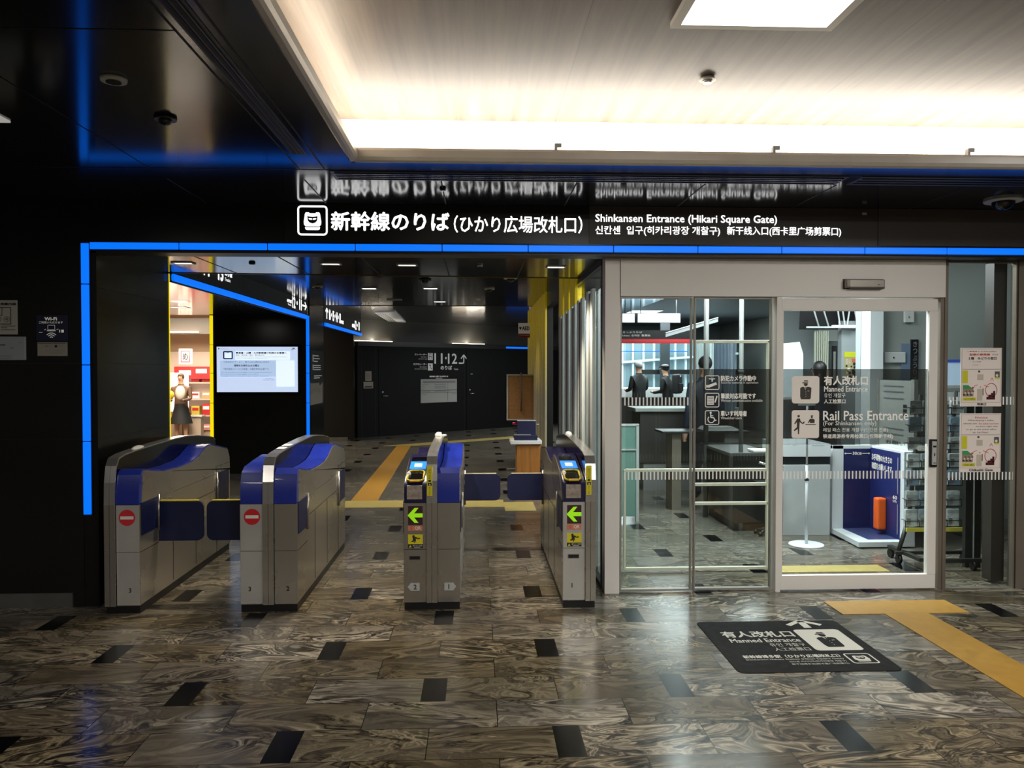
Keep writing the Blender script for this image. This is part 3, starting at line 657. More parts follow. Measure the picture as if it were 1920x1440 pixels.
# ------------------------------------------------------------------ ticket gates
VALLEY = [(0.0, .69), (0.004, .80), (.022, .875), (.06, .905), (.10, .905), (.17, .892), (.3, .872), (.45, .858), (.7, .852), (.93, .860), (1.08, .885), (1.2, .925), (1.28, .944), (1.36, .944), (1.78, .872), (1.83, .80), (1.84, .69)]
READER = [(0.0, .69), (0.004, .80), (.03, .885), (.09, .915), (.30, .935), (.50, .948), (.56, .945), (.60, .868), (.8, .858), (1.0, .862), (1.12, .885), (1.3, .905), (1.36, .908), (1.78, .872), (1.83, .80), (1.84, .69)]
READER2 = [(0.0, .69), (0.0, .79), (.02, .815), (.22, .874), (.47, .928), (.62, .935), (.67, .93), (.71, .868), (.8, .858), (1.0, .862), (1.12, .885), (1.3, .905), (1.36, .908), (1.78, .872), (1.83, .80), (1.84, .69)]
SPINE = [(-.012, .05), (-.012, .69), (-.006, .83), (.012, .93), (.05, .978), (.15, .993), (.33, 1.003), (.64, 1.013), (1.0, 1.02), (1.25, 1.018), (1.5, 1.0), (1.72, .976), (1.86, .955), (1.92, .93), (1.94, .885), (1.94, .05)]
M_gpic = mat('pad_blue', (20, 120, 235), 0.3, emit=0.6, ecol=(40, 140, 250))
M_sticker = mat('sticker_yellow', (212, 200, 30), 0.5)
M_maroon = mat('maroon', (58, 20, 26), 0.5)
M_lime = mat('lime_arrow', (150, 220, 20), 0.5, emit=0.45, ecol=(150, 225, 10))
M_salmon = mat('salmon', (206, 120, 92), 0.5)
M_pic = mat('ticket_photo', (150, 138, 124), 0.5, noise=0.35, nscale=40)
M_redf = mat('faded_red', (200, 40, 52), 0.45)
def fp(x, y=0.0):      # artwork plane on a gate's front, local x measured from x
    return (Vector((x, y - 0.003, 0)), Vector((1, 0, 0)), Vector((0, 0, 1)), Vector((0, -1, 0)))
def half(t, s, kind, num, stop=None, arrow=False, slot=False, badge=False, plate=False):
    xi, xo = 0.034 * s, 0.180 * s
    X0, X1 = min(xi, xo), max(xi, xo)
    prof = VALLEY if kind == 'valley' else (READER2 if slot else READER)
    b = B(); b.prism([(0, .05), (0, .69), (1.84, .69), (1.84, .05)], X0, X1, 'x', bev=0.004); b.done('body', M_steel, t)
    # blue top cover
    b = B(); b.prism(prof + [(1.84, .688), (0, .688)], min(xi, 0.176 * s), max(xi, 0.176 * s), 'x'); b.done('top_cover', M_navy if (kind == 'valley' or not slot) else M_purple, t, smooth='angle')
    # stainless side cheek
    side = [(p[0] + 0.03 if p[0] < 0.05 else p[0], p[1] - 0.010) for p in prof if p[0] >= 0.02]
    b = B(); b.prism([(0.035, .69)] + side[1:] + [(1.84, .69)], min(0.175 * s, 0.181 * s), max(0.175 * s, 0.181 * s), 'x'); b.done('side_panel', M_steel, t)
    b = B(); xx = 0.1815 * s; e = 0.0008 * s
    for y0, z0, y1, z1 in ((.30, .555, 1.48, .558), (.004, .388, 0.30, .391), (1.48, .05, 1.484, .75), (1.484, .745, 1.84, .748), (.55, .07, .553, .55), (1.0, .07, 1.003, .55)):
        b.box(min(xx - e, xx + e), y0, z0, max(xx - e, xx + e), y1, z1)
    b.done('seam', M_seam, t)
    # two flap recesses
    for (y0, y1, z0, z1) in ((0.02, 0.285, .492, .698), (1.49, 1.80, .44, .69)):
        b = B(); a0 = 0.181 * s; a1 = 0.185 * s; b.box(min(a0, a1), y0, z0, max(a0, a1), y1, z1, 0.003); r = b.done('flap_pocket', M_flap, t)
        b = B(); yh = y1 if y0 < 1 else y0
        b.cyl((0.187 * s, yh, z0 - 0.02), (0.187 * s, yh, z1 + 0.015), 0.009, n=12); b.done('hinge', M_steel, r)
    # front details
    if stop or plate:
        for za, zb in ((.054, .388), (.391, .687)): B().box(X0 + .003, -0.0014, za, X1 - .003, 0.001, zb).done('front_reflection', M_steel_refl, t)  # paler overlay imitates the reflections on these gate fronts
    for zz in (.3885, .6875): B().box(X0 + 0.004, -0.0018, zz, X1 - 0.004, 0.0, zz + .0025).done('front_seam', M_seam, t)
    cx = (0.034 + 0.180) / 2 * s
    b = B(fp(cx))
    if badge:
        a = 0.028; sg = s
        b.poly([(-a, .125), (a, .125), (a + (0.02 if s > 0 else 0), .15), (a, .175), (-a, .175), (-a - (0.02 if s < 0 else 0), .15)], 1, 0)
        b.text(str(num), -0.015, .135, 0.015, .165, 0, 1, bold=0.001, keep=True)
    else:
        b.text(str(num), -0.012 + 0.012 * s, .135, 0.012 + 0.012 * s, .163, 0, 1, bold=0.001, keep=True)
    b.done('number', [M_ink, M_lgrey], t)
    if stop:
        b = B(fp(cx - 0.004 * s)); b.disc(0, .608, 0.051, 0, 0, n=36).rect(-0.041, .598, 0.041, .618, 1, 1); b.done('no_entry_sign', [stop, M_paper], t)
    if arrow:
        b = B(fp(cx + 0.002)); b.rect(-0.046, .548, 0.046, .668, 0, 0)
        b.poly([(-.05, .609), (-.005, .657), (.02, .657), (-.008, .622), (.046, .622), (.046, .596), (-.008, .596), (.02, .561), (-.005, .561)], 1, 1); b.done('arrow_sign', [M_maroon, M_lime], t)
        b = B(fp(cx + 0.002)); b.rect(-0.048, .510, 0.046, .543, 0, 0); b.text('QR', -0.004, .515, 0.034, .538, 1, 1, bold=0.0008); b.rect(-.03, .516, -.022, .54, 2, 1); b.done('label_strip', [M_salmon, M_paper, mat('salmon_dark', (186, 96, 72), 0.5)], t)
        b = B(fp(cx + 0.002)); b.rect(-0.047, .425, 0.047, .487, 0, 0); b.rect(-0.047, .400, 0.047, .425, 1, 0)
        b.disc(-.012, .475, .008, 1, 1); b.poly([(-.018, .468), (.004, .472), (.016, .462), (.03, .465), (.031, .460), (.014, .456), (.002, .462), (.004, .447), (-.004, .432), (-.010, .433), (-.004, .446), (-.014, .438), (-.026, .440), (-.027, .445), (-.016, .449)], 1, 1)
        b.poly([(.018, .468), (.022, .456), (.026, .456), (.022, .47)], 1, 1)
        b.poly([(-.042, .404), (-.024, .404), (-.033, .420)], 0, 1); b.text('滑りにご注意', -.018, .411, .042, .421, 2, 1); b.rect(-.01, .404, .03, .407, 2, 1); b.done('warning_sticker', [M_sticker, M_ink, M_paper], t)
        b = B(); b.box(cx - .04, -.003, .322, cx + .035, .0, .352, 0.002); r = b.done('return_slot', M_alu_d, t)
        b = B(); b.box(cx - .035, -.004, .327, cx + .03, -.002, .347); b.done('opening', M_dark, r)
    if slot:
        # slanted card pad, display window and ticket mouth
        cxx = cx; w = 0.052
        b = B(); b.box(cxx - .052, -.004, .712, cxx + .045, .012, .800, 0.003); b.done('ticket_picture', M_pic, t)
        # mouth: yellow rim with a dark hole, lying on the slope
        O = Vector((cxx, .02, .815)); V = Vector((0, .2, .059)).normalized(); Nn = Vector((0, -V.z, V.y)); U = Vector((1, 0, 0))
        b = B((O + Nn * .003, U, V, Nn)); b.rrect(-.058, -.004, .052, .178, .02, 0, 0); r = b.done('ticket_slot', M_gloss, t)
        b = B(); path = [O + U * px_ + V * py_ + Nn * .008 for px_, py_ in rrect_pts(-.054, .012, .05, .172, .028, 4)]; b.tube(path + path[:1], .0065, 8); b.done('slot_rim', M_yellow, r)
        b = B(); b.box(cxx - .035, -.004, .822, cxx + .03, .03, .834, 0.003); b.done('slot_mouth', mat('amber', (205, 165, 24), 0.4), r)
        b = B(); b.ball(tuple(O + U * -.05 + V * .12 + Nn * .01), .014); b.done('slot_lamp', mat('lamp_clear', (230, 220, 225), 0.1, emit=0.25), r)
        zt = lambda y: .815 + (y - .02) * .295 if y < .22 else .874 + (y - .22) * .216
        def slab(y0, y1, w, h, name, m, par=t, lift=0.0):
            bb = B(); bb.prism([(y0, zt(y0) - .004), (y0, zt(y0) + h + lift), (y1, zt(y1) + h + lift), (y1, zt(y1) - .004)], cxx - w, cxx + w, 'x'); return bb.done(name, m, par)
        q = slab(.225, .37, .054, .004, 'card_pad', M_gpic)
        slab(.26, .33, .026, .0048, 'pad_mark', mat('pad_white', (190, 200, 225), 0.4, emit=0.35), q)
        slab(.40, .465, .052, .003, 'display', M_gloss)
        # rear ticket outlet with clear guide
        b = B(); b.prism([(.73, .86), (.73, .885), (.80, .895), (.84, .86)], cxx - .05, cxx + .05, 'x'); b.done('ticket_outlet', M_gloss, t)
        b = B(); b.tube([(cxx + .05 * cos(a), .80 + .05 * sin(a), .905) for a in [2*pi*i/14 for i in range(15)]], .006); b.done('outlet_ring', mat('clear_guide', (190, 190, 215), 0.1, emit=0.1), t)
def flap(t, s, y, z0, z1, edge, yellow_top=True):
    x0, x1 = 0.186 * s, (0.186 + 0.295) * s
    pts = [(p[0], p[1]) for p in rrect_pts(min(x0, x1), z0, max(x0, x1), z1, 0.045, 6)]
    # square off the hinge side
    pts = [(x0 if abs(p[0] - x0) < 0.046 else p[0], (z0 if p[1] < (z0 + z1) / 2 else z1) if abs(p[0] - x0) < 0.046 else p[1]) for p in pts]
    out = []
    for p in pts:
        if not out or hypot(p[0] - out[-1][0], p[1] - out[-1][1]) > 1e-5: out.append(p)
    b = B(); b.prism(out, y - 0.011, y + 0.011, 'y', bev=0.003); f = b.done('flap', M_flap, t)
    ins = 0.035
    xa, xb = sorted((x0 + 0.012 * s, x1 - ins * s))
    b = B(); b.box(xa, y - 0.012, z1 - 0.001, xb, y + 0.012, z1 + 0.007, 0.002); b.done('edge_trim', edge, f)
    return f
def spine(t, x, note=False, parts=True, lamp=None, cap=None):
    b = B(); b.prism(SPINE, x - .0300, x + .0300, 'x'); b.done('divider', M_gloss, t)
    b = B(); pts = [(p[0] - .003 if p[0] < 0 else p[0], p[1] + (.003 if p[1] > .9 else 0)) for p in SPINE[:14]]
    b.ribbon(pts, x - .0335, x - .0005); b.ribbon(pts, x + .0005, x + .0335)
    for sx in (-.0335, .0335):
        for p, q in zip(pts[:-1], pts[1:]):
            b.face([(x + sx, *p), (x + sx, *q), (x + sx, q[0] + .010, q[1] - .008), (x + sx, p[0] + .010, p[1] - .008)])
    b.done('edge_band', M_chrome if True else M_steel, t)
    b = B(); b.box(x - .0335, -.0155, .052, x + .0335, -.013, .69); b.box(x - .001, -.0165, .052, x + .001, -.0155, .69, m=1); b.done('front_strip', [M_steel, M_seam], t)
    if note:
        b = B((Vector((x - .012, -.018, 0)), Vector((1, 0, 0)), Vector((0, 0, 1)), Vector((0, -1, 0))))
        b.rect(-.018, .735, .016, .925, 0, 0)
        for i, ch in enumerate('きっぷを一枚'): b.text(ch, -.009, .905 - .017 * i - .012, .007, .905 - .017 * i, 1, 1)
        b.rect(-.012, .800, .012, .818, 1, 1); b.poly([(-.007, .803), (.007, .803), (0, .815)], 2, 2)
        for i, ch in enumerate('ずつ入れる'): b.text(ch, -.007, .793 - .011 * i - .008, .005, .793 - .011 * i, 1, 1)
        b.done('vertical_sticker', [M_sticker, M_ink, M_paper], t)
    if lamp:
        b = B(); b.ball((x + lamp[0], lamp[1], lamp[2]), .035, (0.8, lamp[3], .7)); b.done('indicator_lamp', mat('lamp_plastic', (215, 212, 205), 0.3, emit=0.05), t)
def gate(label, xc, left, right, sp=0.0, **kw):
    loc = (xc, 5.115, 0)
    t = thing('ticket_gate', label, 'ticket gate', loc, 'ticket gates in a row')
    t['_o'] = [0, 0, 0]
    if left: half(t, -1, **left)
    if right: half(t, 1, **right)
    x0 = -.176 if left else -.030; x1 = .176 if right else .030
    b = B(); b.box(x0, .008, 0, x1, 1.82, .05); b.done('plinth', M_dark, t)
    spine(t, 0, **kw)
    return t
g1 = gate('leftmost half-width ticket gate with a no-entry sign beside the black jamb', -2.305, None, dict(kind='valley', num=3, stop=M_redf), lamp=(0, .42, 1.0, 2.6))
flap(g1, 1, .292, .40, .665, M_yellow)
g2 = gate('plain blue-topped ticket gate with a no-entry sign, second from the left', -1.323, dict(kind='reader', num=3, stop=M_red), dict(kind='valley', num=2))
flap(g2, -1, .292, .40, .665, M_yellow)
g3 = gate('full-width ticket gate with green arrow and card reader, third from the left', -0.291, dict(kind='reader', num=2, arrow=True, slot=True, badge=True), dict(kind='valley', num=1, badge=True), note=True, lamp=(-.01, 1.1, 1.03, 1.0))
flap(g3, 1, 1.485, .455, .675, mat('edge_reflection', (190, 185, 160), 0.4))  # pale top edge colour imitates a reflection on the flap
g4 = gate('half-width ticket gate with green arrow and card reader beside the glass partition', 0.728, dict(kind='reader', num=1, arrow=True, slot=True, plate=True), None, note=True, lamp=(0, 1.25, 1.02, 1.2))
flap(g4, -1, 1.485, .455, .675, mat('edge_reflection', (190, 185, 160), 0.4))
b = B(); b.box(-.03, 1.1, 1.018, .05, 1.18, 1.03, 0.004); b.cyl((-.0, 1.13, 1.0), (0, 1.13, 1.05), .012); b.done('sensor_bracket', M_lgrey, g3)
for g, x0 in ((g2, -0.03), ):
    b = B()
    for y0, y1 in ((.30, .40), (.46, .56)):
        zz = lambda y: 1.006 + (y - .33) / .31 * .01 + .0035
        b.face([(x0 + .002, y0, zz(y0)), (.028, y0, zz(y0)), (.028, y1, zz(y1)), (x0 + .002, y1, zz(y1))])
    b.done('white_label', M_paper, g)

# ------------------------------------------------------------------ posters and screens on the left
t = thing('notice_poster', 'white notice with a black line plan, upper one at the left photo edge', 'poster', (-3.05, 5.275, 1.76))
b = B(); b.box(-3.20, 5.272, 1.765, -2.948, 5.279, 1.985, 0.002); b.done('sheet', mat('poster_grey', (170, 168, 158), 0.6), t)
b = B(plane_xz(5.272)); b.frame(-3.18, 1.83, -2.985, 1.94, .001, .004, 0, 1); b.frame(-3.1, 1.885, -3.04, 1.94, .001, .003, 0, 1)
b.text('精算所利用案内図', -3.15, 1.952, -2.955, 1.968, 0, 1, bold=.0006); b.arc(-3.065, 1.862, .017, .002, 0, 360, 0, 1); b.arc(-3.013, 1.862, .017, .002, 0, 360, 0, 1)
b.text('号', -3.022, 1.852, -3.004, 1.872, 0, 1); b.rect(-3.05, 1.818, -2.96, 1.821, 0, 1); b.rect(-3.05, 1.806, -3.01, 1.809, 0, 1); b.rect(-3.05, 1.794, -2.96, 1.797, 0, 1); b.done('print', [M_ink], t)
t = thing('acrylic_holder', 'clear plastic sheet holder with pale paper below the white plan notice', 'sheet holder', (-2.98, 5.27, 1.60))
b = B(); b.box(-3.2, 5.266, 1.60, -2.895, 5.279, 1.752, 0.006); b.done('tray', mat('pale_blue_paper', (150, 156, 160), 0.35, coat=0.5), t)
b = B(plane_xz(5.266)); b.rect(-3.08, 1.625, -2.985, 1.629, 0, 1); b.rect(-3.08, 1.612, -2.985, 1.615, 0, 1); b.rect(-2.99, 1.678, -2.965, 1.68, 1, 1); b.rect(-2.94, 1.711, -2.915, 1.714, 0, 1); b.rect(-3.06, 1.695, -3.02, 1.7, 1, 1); b.done('print', [mat('grey_line', (120, 125, 130), 0.6), M_ink], t)
t = thing('wifi_poster', 'dark blue poster with a laptop and wireless waves on the black wall', 'poster', (-2.73, 5.275, 1.72))
b = B(); b.box(-2.832, 5.273, 1.722, -2.634, 5.279, 1.892, 0.002); b.done('sheet', mat('poster_navy', (14, 22, 52), 0.4), t)
b = B(plane_xz(5.273)); b.text('Wi-Fi', -2.776, 1.856, -2.70, 1.876, 0, 1, bold=.0008); b.text('ご利用いただけます', -2.812, 1.835, -2.662, 1.85, 0, 1)
b.frame(-2.758, 1.795, -2.712, 1.826, .003, .002, 0, 1).rect(-2.763, 1.787, -2.707, 1.791, 0, 1)
for r in (.012, .025, .037): b.arc(-2.735, 1.738, r, .004, 40, 140, 0, 1)
b.rect(-2.812, 1.778, -2.79, 1.781, 0, 1).rect(-2.685, 1.778, -2.68, 1.796, 0, 1).rect(-2.672, 1.778, -2.657, 1.796, 0, 1).stroke([(-2.78, 1.794), (-2.768, 1.80)], .002, 0, 1).stroke([(-2.69, 1.80), (-2.702, 1.797)], .002, 0, 1); b.done('print', [M_vinyl], t)
t = thing('notice_plate', 'small grey notice plate directly below the dark blue poster', 'sign', (-2.73, 5.275, 1.626))
b = B(); b.box(-2.826, 5.273, 1.627, -2.637, 5.279, 1.716, 0.003); b.done('sheet', mat('plate_grey', (150, 146, 132), 0.5), t)
b = B(plane_xz(5.273)); b.rect(-2.82, 1.707, -2.645, 1.710, 0, 1); b.rect(-2.775, 1.685, -2.755, 1.697, 1, 1).rect(-2.715, 1.683, -2.70, 1.698, 0, 1).rect(-2.695, 1.69, -2.66, 1.693, 1, 1).rect(-2.75, 1.69, -2.735, 1.693, 1, 1).rect(-2.775, 1.66, -2.65, 1.662, 1, 1).rect(-2.775, 1.645, -2.66, 1.647, 1, 1); b.done('print', [M_ink, mat('grey_line', (120, 125, 130), 0.6)], t)
# wall display
t = thing('display_screen', 'bright wall screen showing a luggage notice to bullet train passengers', 'screen', (-3.0, 11.08, 1.21))
b = B(); b.box(-3.575, 11.06, 1.19, -2.42, 11.1, 1.872, 0.004); b.done('bezel', M_gloss, t)
M_scr = mat('screen_glow', (200, 220, 250), 0.3, emit=0.85, ecol=(205, 222, 252)); M_scr2 = mat('screen_white', (230, 240, 255), 0.3, emit=0.95, ecol=(232, 246, 255)); M_scri = mat('screen_ink', (40, 60, 110), 0.5, emit=0.15, ecol=(40, 60, 110)); M_scrg = mat('screen_mid', (130, 160, 200), 0.5, emit=0.5, ecol=(140, 165, 205))
b = B(); b.box(-3.543, 11.054, 1.222, -2.453, 11.062, 1.840); b.done('glass', M_scr, t)
b = B(plane_xz(11.054)); 
b.rect(-3.29, 1.665, -2.56, 1.775, 1, 1).rect(-3.5, 1.43, -2.745, 1.655, 3, 1).rect(-2.74, 1.3, -2.5, 1.65, 1, 1)
b.frame(-3.455, 1.67, -3.325, 1.78, .015, .016, 0, 2).rect(-3.41, 1.755, -3.375, 1.762, 0, 2).rect(-3.43, 1.69, -3.35, 1.75, 1, 2)
b.text('東海道・山陽・九州新幹線ご利用のお客様へ', -3.285, 1.742, -2.6, 1.77, 0, 3, bold=.0012); b.text('東京・博多間・博多・鹿児島中央', -3.285, 1.715, -2.9, 1.735, 0, 3)
b.text('Information for passengers using the Tokaido, Sanyo and Kyushu Shinkansen', -3.275, 1.693, -2.60, 1.707, 2, 3); b.text('Tokyo - Hakata, Hakata - Kagoshima-Chuo', -3.275, 1.674, -2.86, 1.688, 2, 3)
b.text('「3辺合計(たて・よこ・高さ)160cm超250cm以内の', -3.45, 1.615, -2.835, 1.645, 0, 3); b.text('荷物をお持ち込みの際は', -3.31, 1.568, -2.97, 1.597, 0, 3, bold=.001)
b.text('「特大荷物スペースつき座席」の事前予約が必要です。', -3.45, 1.52, -2.835, 1.55, 0, 3)
b.text('If you will be bringing oversized baggage on board, please make a reservation', -3.485, 1.482, -2.80, 1.498, 2, 3); b.text('for a seat with an oversized baggage area in advance', -3.485, 1.456, -2.98, 1.472, 2, 3); b.text('Passengers without a reservation may be charged a carry-on fee', -3.485, 1.432, -2.84, 1.446, 2, 3)
b.text('ご予約・詳細はこちら', -2.9, 1.402, -2.77, 1.414, 2, 3); b.text('Reservation / details', -2.915, 1.382, -2.765, 1.394, 2, 3)
b.poly([(-3.52, 1.80), (-3.52, 1.825), (-3.5, 1.812)], 0, 2).text('Shinkansen', -3.49, 1.806, -3.38, 1.816, 2, 3).text('JR', -2.535, 1.795, -2.48, 1.825, 0, 3, bold=.001)
b.done('screen_image', [M_scri, M_scr2, mat('screen_line', (90, 120, 170), 0.5, emit=0.3, ecol=(90, 120, 170)), mat('screen_panel', (180, 210, 245), 0.3, emit=0.78, ecol=(190, 214, 248))], t)
# pillar notices
t = thing('pillar_directory', 'narrow black directory with white lines on the pillar beyond the screen', 'sign', (-2.325, 11.7, 1.3))
b = B(); b.box(-2.33, 11.28, 1.36, -2.326, 12.15, 1.80); b.done('panel', M_dark, t)
b = B(plane_yz(-2.326)); 
for z, w in ((1.72, .5), (1.68, .6), (1.64, .4), (1.58, .7), (1.55, .7), (1.52, .7), (1.43, .8), (1.40, .6)): b.rect(11.5, z, 11.5 + w * .7, z + .012, 0, 1)
b.rect(11.42, 1.52, 11.47, 1.6, 0, 1).rect(11.42, 1.64, 11.47, 1.74, 0, 1); b.done('lettering', [M_dim_e], t)
t = thing('curved_notice', 'pale notice with curved line drawing on the pillar beyond the screen', 'poster', (-2.325, 11.7, 1.03))
b = B(); b.box(-2.33, 11.25, 1.03, -2.322, 12.12, 1.335, 0.002); b.done('sheet', mat('poster_beige', (150, 142, 132), 0.6), t)
b = B(plane_yz(-2.322)); b.arc(11.6, 1.05, .55, .012, 50, 130, 0, 1, ry=.2); b.arc(11.6, 1.02, .55, .008, 50, 130, 0, 1, ry=.2); b.poly([(11.85, 1.335), (12.1, 1.335), (11.9, 1.29)], 0, 1); b.done('print', [M_ink], t)

for o in [o for o in bpy.data.objects if o.parent is None and o.name in ('display_screen', 'pillar_directory', 'curved_notice')]: push(o)
# ------------------------------------------------------------------ far wall items
t = thing('track_sign', 'white lettered sign for tracks 11 and 12 on the far black wall', 'sign', tuple(FA + FD * 2.2 + UP * 1.5))
b = B(far_plane)
b.text('11', 1.96, 1.66, 2.2, 1.90, bold=.006); b.rect(2.285, 1.765, 2.335, 1.815, 0, 1); b.text('12', 2.38, 1.66, 2.66, 1.90, bold=.006)
b.text('のりば', 2.15, 1.51, 2.5, 1.605, bold=.004); b.text('Tracks', 2.56, 1.50, 2.7, 1.545)
b.stroke([(2.72, 1.67), (2.86, 1.67), (2.88, 1.69), (2.88, 1.86)], .032, 0, 1).stroke([(2.79, 1.78), (2.88, 1.875), (2.97, 1.78)], .03, 0, 1)
b.text('エレベーター', 1.37, 1.85, 1.73, 1.89, bold=.002); b.text('Elevator', 1.56, 1.80, 1.73, 1.825); b.text('엘리베이터 电梯', 1.48, 1.752, 1.73, 1.775)
b.text('エスカレーター', 1.33, 1.62, 1.73, 1.665, bold=.002); b.text('Escalator', 1.52, 1.565, 1.73, 1.59); b.text('에스컬레이터 自动扶梯', 1.37, 1.515, 1.73, 1.54)
b.done('lettering', [M_dim_e], t)
b = B(far_plane)
b.rect(1.76, 1.742, 1.905, 1.906, 0, 0).rect(1.785, 1.762, 1.88, 1.892, 1, 1).rect(1.80, 1.83, 1.83, 1.88, 0, 2).rect(1.84, 1.83, 1.87, 1.88, 0, 2).rect(1.80, 1.77, 1.865, 1.81, 0, 2)
b.rect(1.76, 1.49, 1.905, 1.66, 0, 0).stroke([(1.785, 1.62), (1.81, 1.62), (1.86, 1.53), (1.885, 1.53)], .014, 1, 1).disc(1.84, 1.615, .014, 1, 1); b.done('pictogram', [M_dim_e, M_dark], t)
t = thing('timetable_board', 'white printed board on the far black wall below the track sign', 'notice board', tuple(FA + FD * 2.1 + UP * 0.7))
b = B(); far_box(b, 1.54, 0.72, 2.65, 1.285, 0.0, 0.015); b.done('board', mat('board_grey', (168, 166, 160), 0.5), t)
b = B((FA + FN * 0.018, FD, UP, FN)); b.rect(1.54, 1.01, 2.65, 1.02, 0, 1).rect(1.54, .955, 2.65, .962, 0, 1).rect(1.6, 1.19, 2.6, 1.24, 1, 1)
for z in (1.15, 1.10, 1.06, .985): b.rect(1.95, z, 2.3, z + .015, 1, 1)
for z, w in ((1.15, .2), (1.1, .1), (1.05, .08), (.985, .25), (.92, .15)): b.rect(1.57, z, 1.57 + w, z + .012, 1, 1)
b.rect(2.36, .75, 2.366, 1.19, 1, 1).rect(2.5, .92, 2.62, .93, 1, 1); b.done('print', [M_ink, mat('grey_print', (130, 128, 122), 0.6)], t)
b = B(far_plane); b.text('新幹線に関するお知らせ', 1.81, 1.33, 2.38, 1.365, bold=.002); b.rect(2.0, 1.30, 2.2, 1.308, 0, 1); b.done('heading', [M_dim_e], t)
for s0, z0, s1, z1, l in ((-.008, 1.262, .161, 1.479, 'small framed beige notice on the far black wall, upper of two'), (-.05, 1.094, .203, 1.241, 'small beige notice with a dark bar on the far black wall, lower of two')):
    t = thing('wall_notice', l, 'notice', tuple(FA + FD * s0 + UP * z0), 'beige notices on the far wall')
    b = B(); far_box(b, s0, z0, s1, z1, 0, .012); b.done('sheet', mat('notice_beige', (165, 155, 138), 0.6), t)
    b = B((FA + FN * .015, FD, UP, FN))
    if z0 > 1.2: b.rect(s0 + .03, z0 + .03, s1 - .03, z1 - .05, 1, 1)
    else: b.rect(s0 + .03, z0 + .02, s1 - .03, z0 + .05, 0, 1)
    b.done('print', [M_ink, mat('beige_in', (150, 135, 120), 0.6)], t)
for n, s in ((2, 0.46), (3, 3.07)):
    dd = bpy.data.objects.new('door_%d' % n, None); COL.objects.link(dd); dd.location = FA + FD * (s + .2); dd['_o'] = list(FA + FD * (s + .2)); dd['kind'] = 'structure'
    b = B(); far_box(b, s - .1, 0.01, s + .75, 1.98, 0, .008); b.done('leaf', mat('far_black', (14, 13, 11), 0.5, spec=0.12), dd)
    b = B(); c = FA + FD * s + FN * .05 + UP * .915
    b.cyl(c, c + FD * .13, .011, n=10); b.cyl(c, c - FN * .045, .012, n=10); b.cyl(c + UP * .09 - FN * .045, c + UP * .09 - FN * .03, .02, n=12); b.done('handle', M_chrome, dd)
b = B(); far_box(b, 3.1, 1.39, 3.17, 1.41, 0, .01); tag(b.done('door_plate', M_lgrey), 'tiny pale plate on the far wall right of the track sign', 'plate')

# defibrillator sign, lectern, cork board
t = thing('defibrillator_sign', 'white projecting sign with red lower band at the end of the yellow fins', 'sign', (0.76, 13.0, 2.05))
b = B(); b.box(0.668, 12.98, 2.11, 0.86, 13.06, 2.28, 0.004); b.done('box', mat('sign_white', (185, 175, 168), 0.5, emit=0.15), t)
b = B(); b.box(0.668, 12.98, 2.045, 0.86, 13.06, 2.108, 0.004); b.done('red_band', mat('aed_red', (130, 20, 24), 0.5), t)
b = B(plane_xz(12.98)); b.text('AED', 0.728, 2.165, 0.845, 2.225, 0, 1, bold=.003); b.poly([(.68, 2.21), (.69, 2.222), (.70, 2.21), (.712, 2.222), (.718, 2.20), (.70, 2.165), (.685, 2.185)], 0, 1); b.rect(.68, 2.082, .84, 2.087, 1, 1); b.done('lettering', [M_ink, M_paper], t)
t = thing('lectern', 'small wooden stand with a white top behind the right gate', 'lectern', (0.58, 9.6, 0))
b = B(); b.box(0.468, 9.5, 0, 0.765, 9.8, 0.645, 0.004); b.done('cabinet', mat('oak_front', (150, 96, 36), 0.45, noise=0.2, nscale=5, nstretch=(6, 6, 0.5)), t)
b = B(); b.box(0.394, 9.46, 0.645, 0.765, 9.84, 0.687, 0.004); b.done('top', M_white, t)
b = B(); b.box(0.385, 9.50, 0.235, 0.41, 9.53, 0.275); b.done('hook', M_dark, t)
b = B(); b.box(0.39, 9.50, 0.272, 0.468, 9.53, 0.285, 0.003); b.done('arm', mat('cream2', (196, 176, 140), 0.5), t)
t = thing('display_box', 'dark blue upright box on top of the small wooden stand', 'box', (0.57, 9.62, 0.687))
b = B(); b.box(0.482, 9.62, 0.688, 0.704, 9.66, 0.912, 0.003); b.done('panel', mat('box_navy', (14, 16, 56), 0.5), t)
b = B(); b.box(0.440, 9.50, 0.688, 0.715, 9.66, 0.742, 0.003); b.done('tray', mat('box_navy', (14, 16, 56), 0.5), t)
b = B(); b.box(0.48, 9.62, 0.912, 0.706, 9.66, 0.917); b.done('edge_trim', M_white, t)
b = B(); b.box(0.44, 9.52, 0.746, 0.64, 9.60, 0.752); b.done('paper', M_grey, t)
b = B(); b.cyl((0.425, 9.68, 0.878), (0.482, 9.68, 0.874), 0.017, n=14); b.done('red_rod', mat('crimson', (170, 24, 60), 0.4), t)
b = B(); b.cyl((0.706, 9.64, 0.868), (0.742, 9.64, 0.868), 0.007, n=10); b.done('peg', M_lgrey, t)
t = thing('notice_stand', 'brown cork board in a pale frame standing by the yellow fins', 'notice board', (0.66, 12.0, 0))
b = B(); b.box(0.455, 12.0, 0.78, 0.87, 12.02, 1.44); b.done('board', mat('cork', (150, 108, 62), 0.7, noise=0.15, nscale=30), t)
b = B(); b.box(0.44, 11.99, 0.765, 0.46, 12.03, 1.455); b.box(0.46, 11.99, 1.437, 0.88, 12.03, 1.455); b.box(0.46, 11.99, 0.765, 0.88, 12.03, 0.783); b.done('frame', M_lgrey, t)
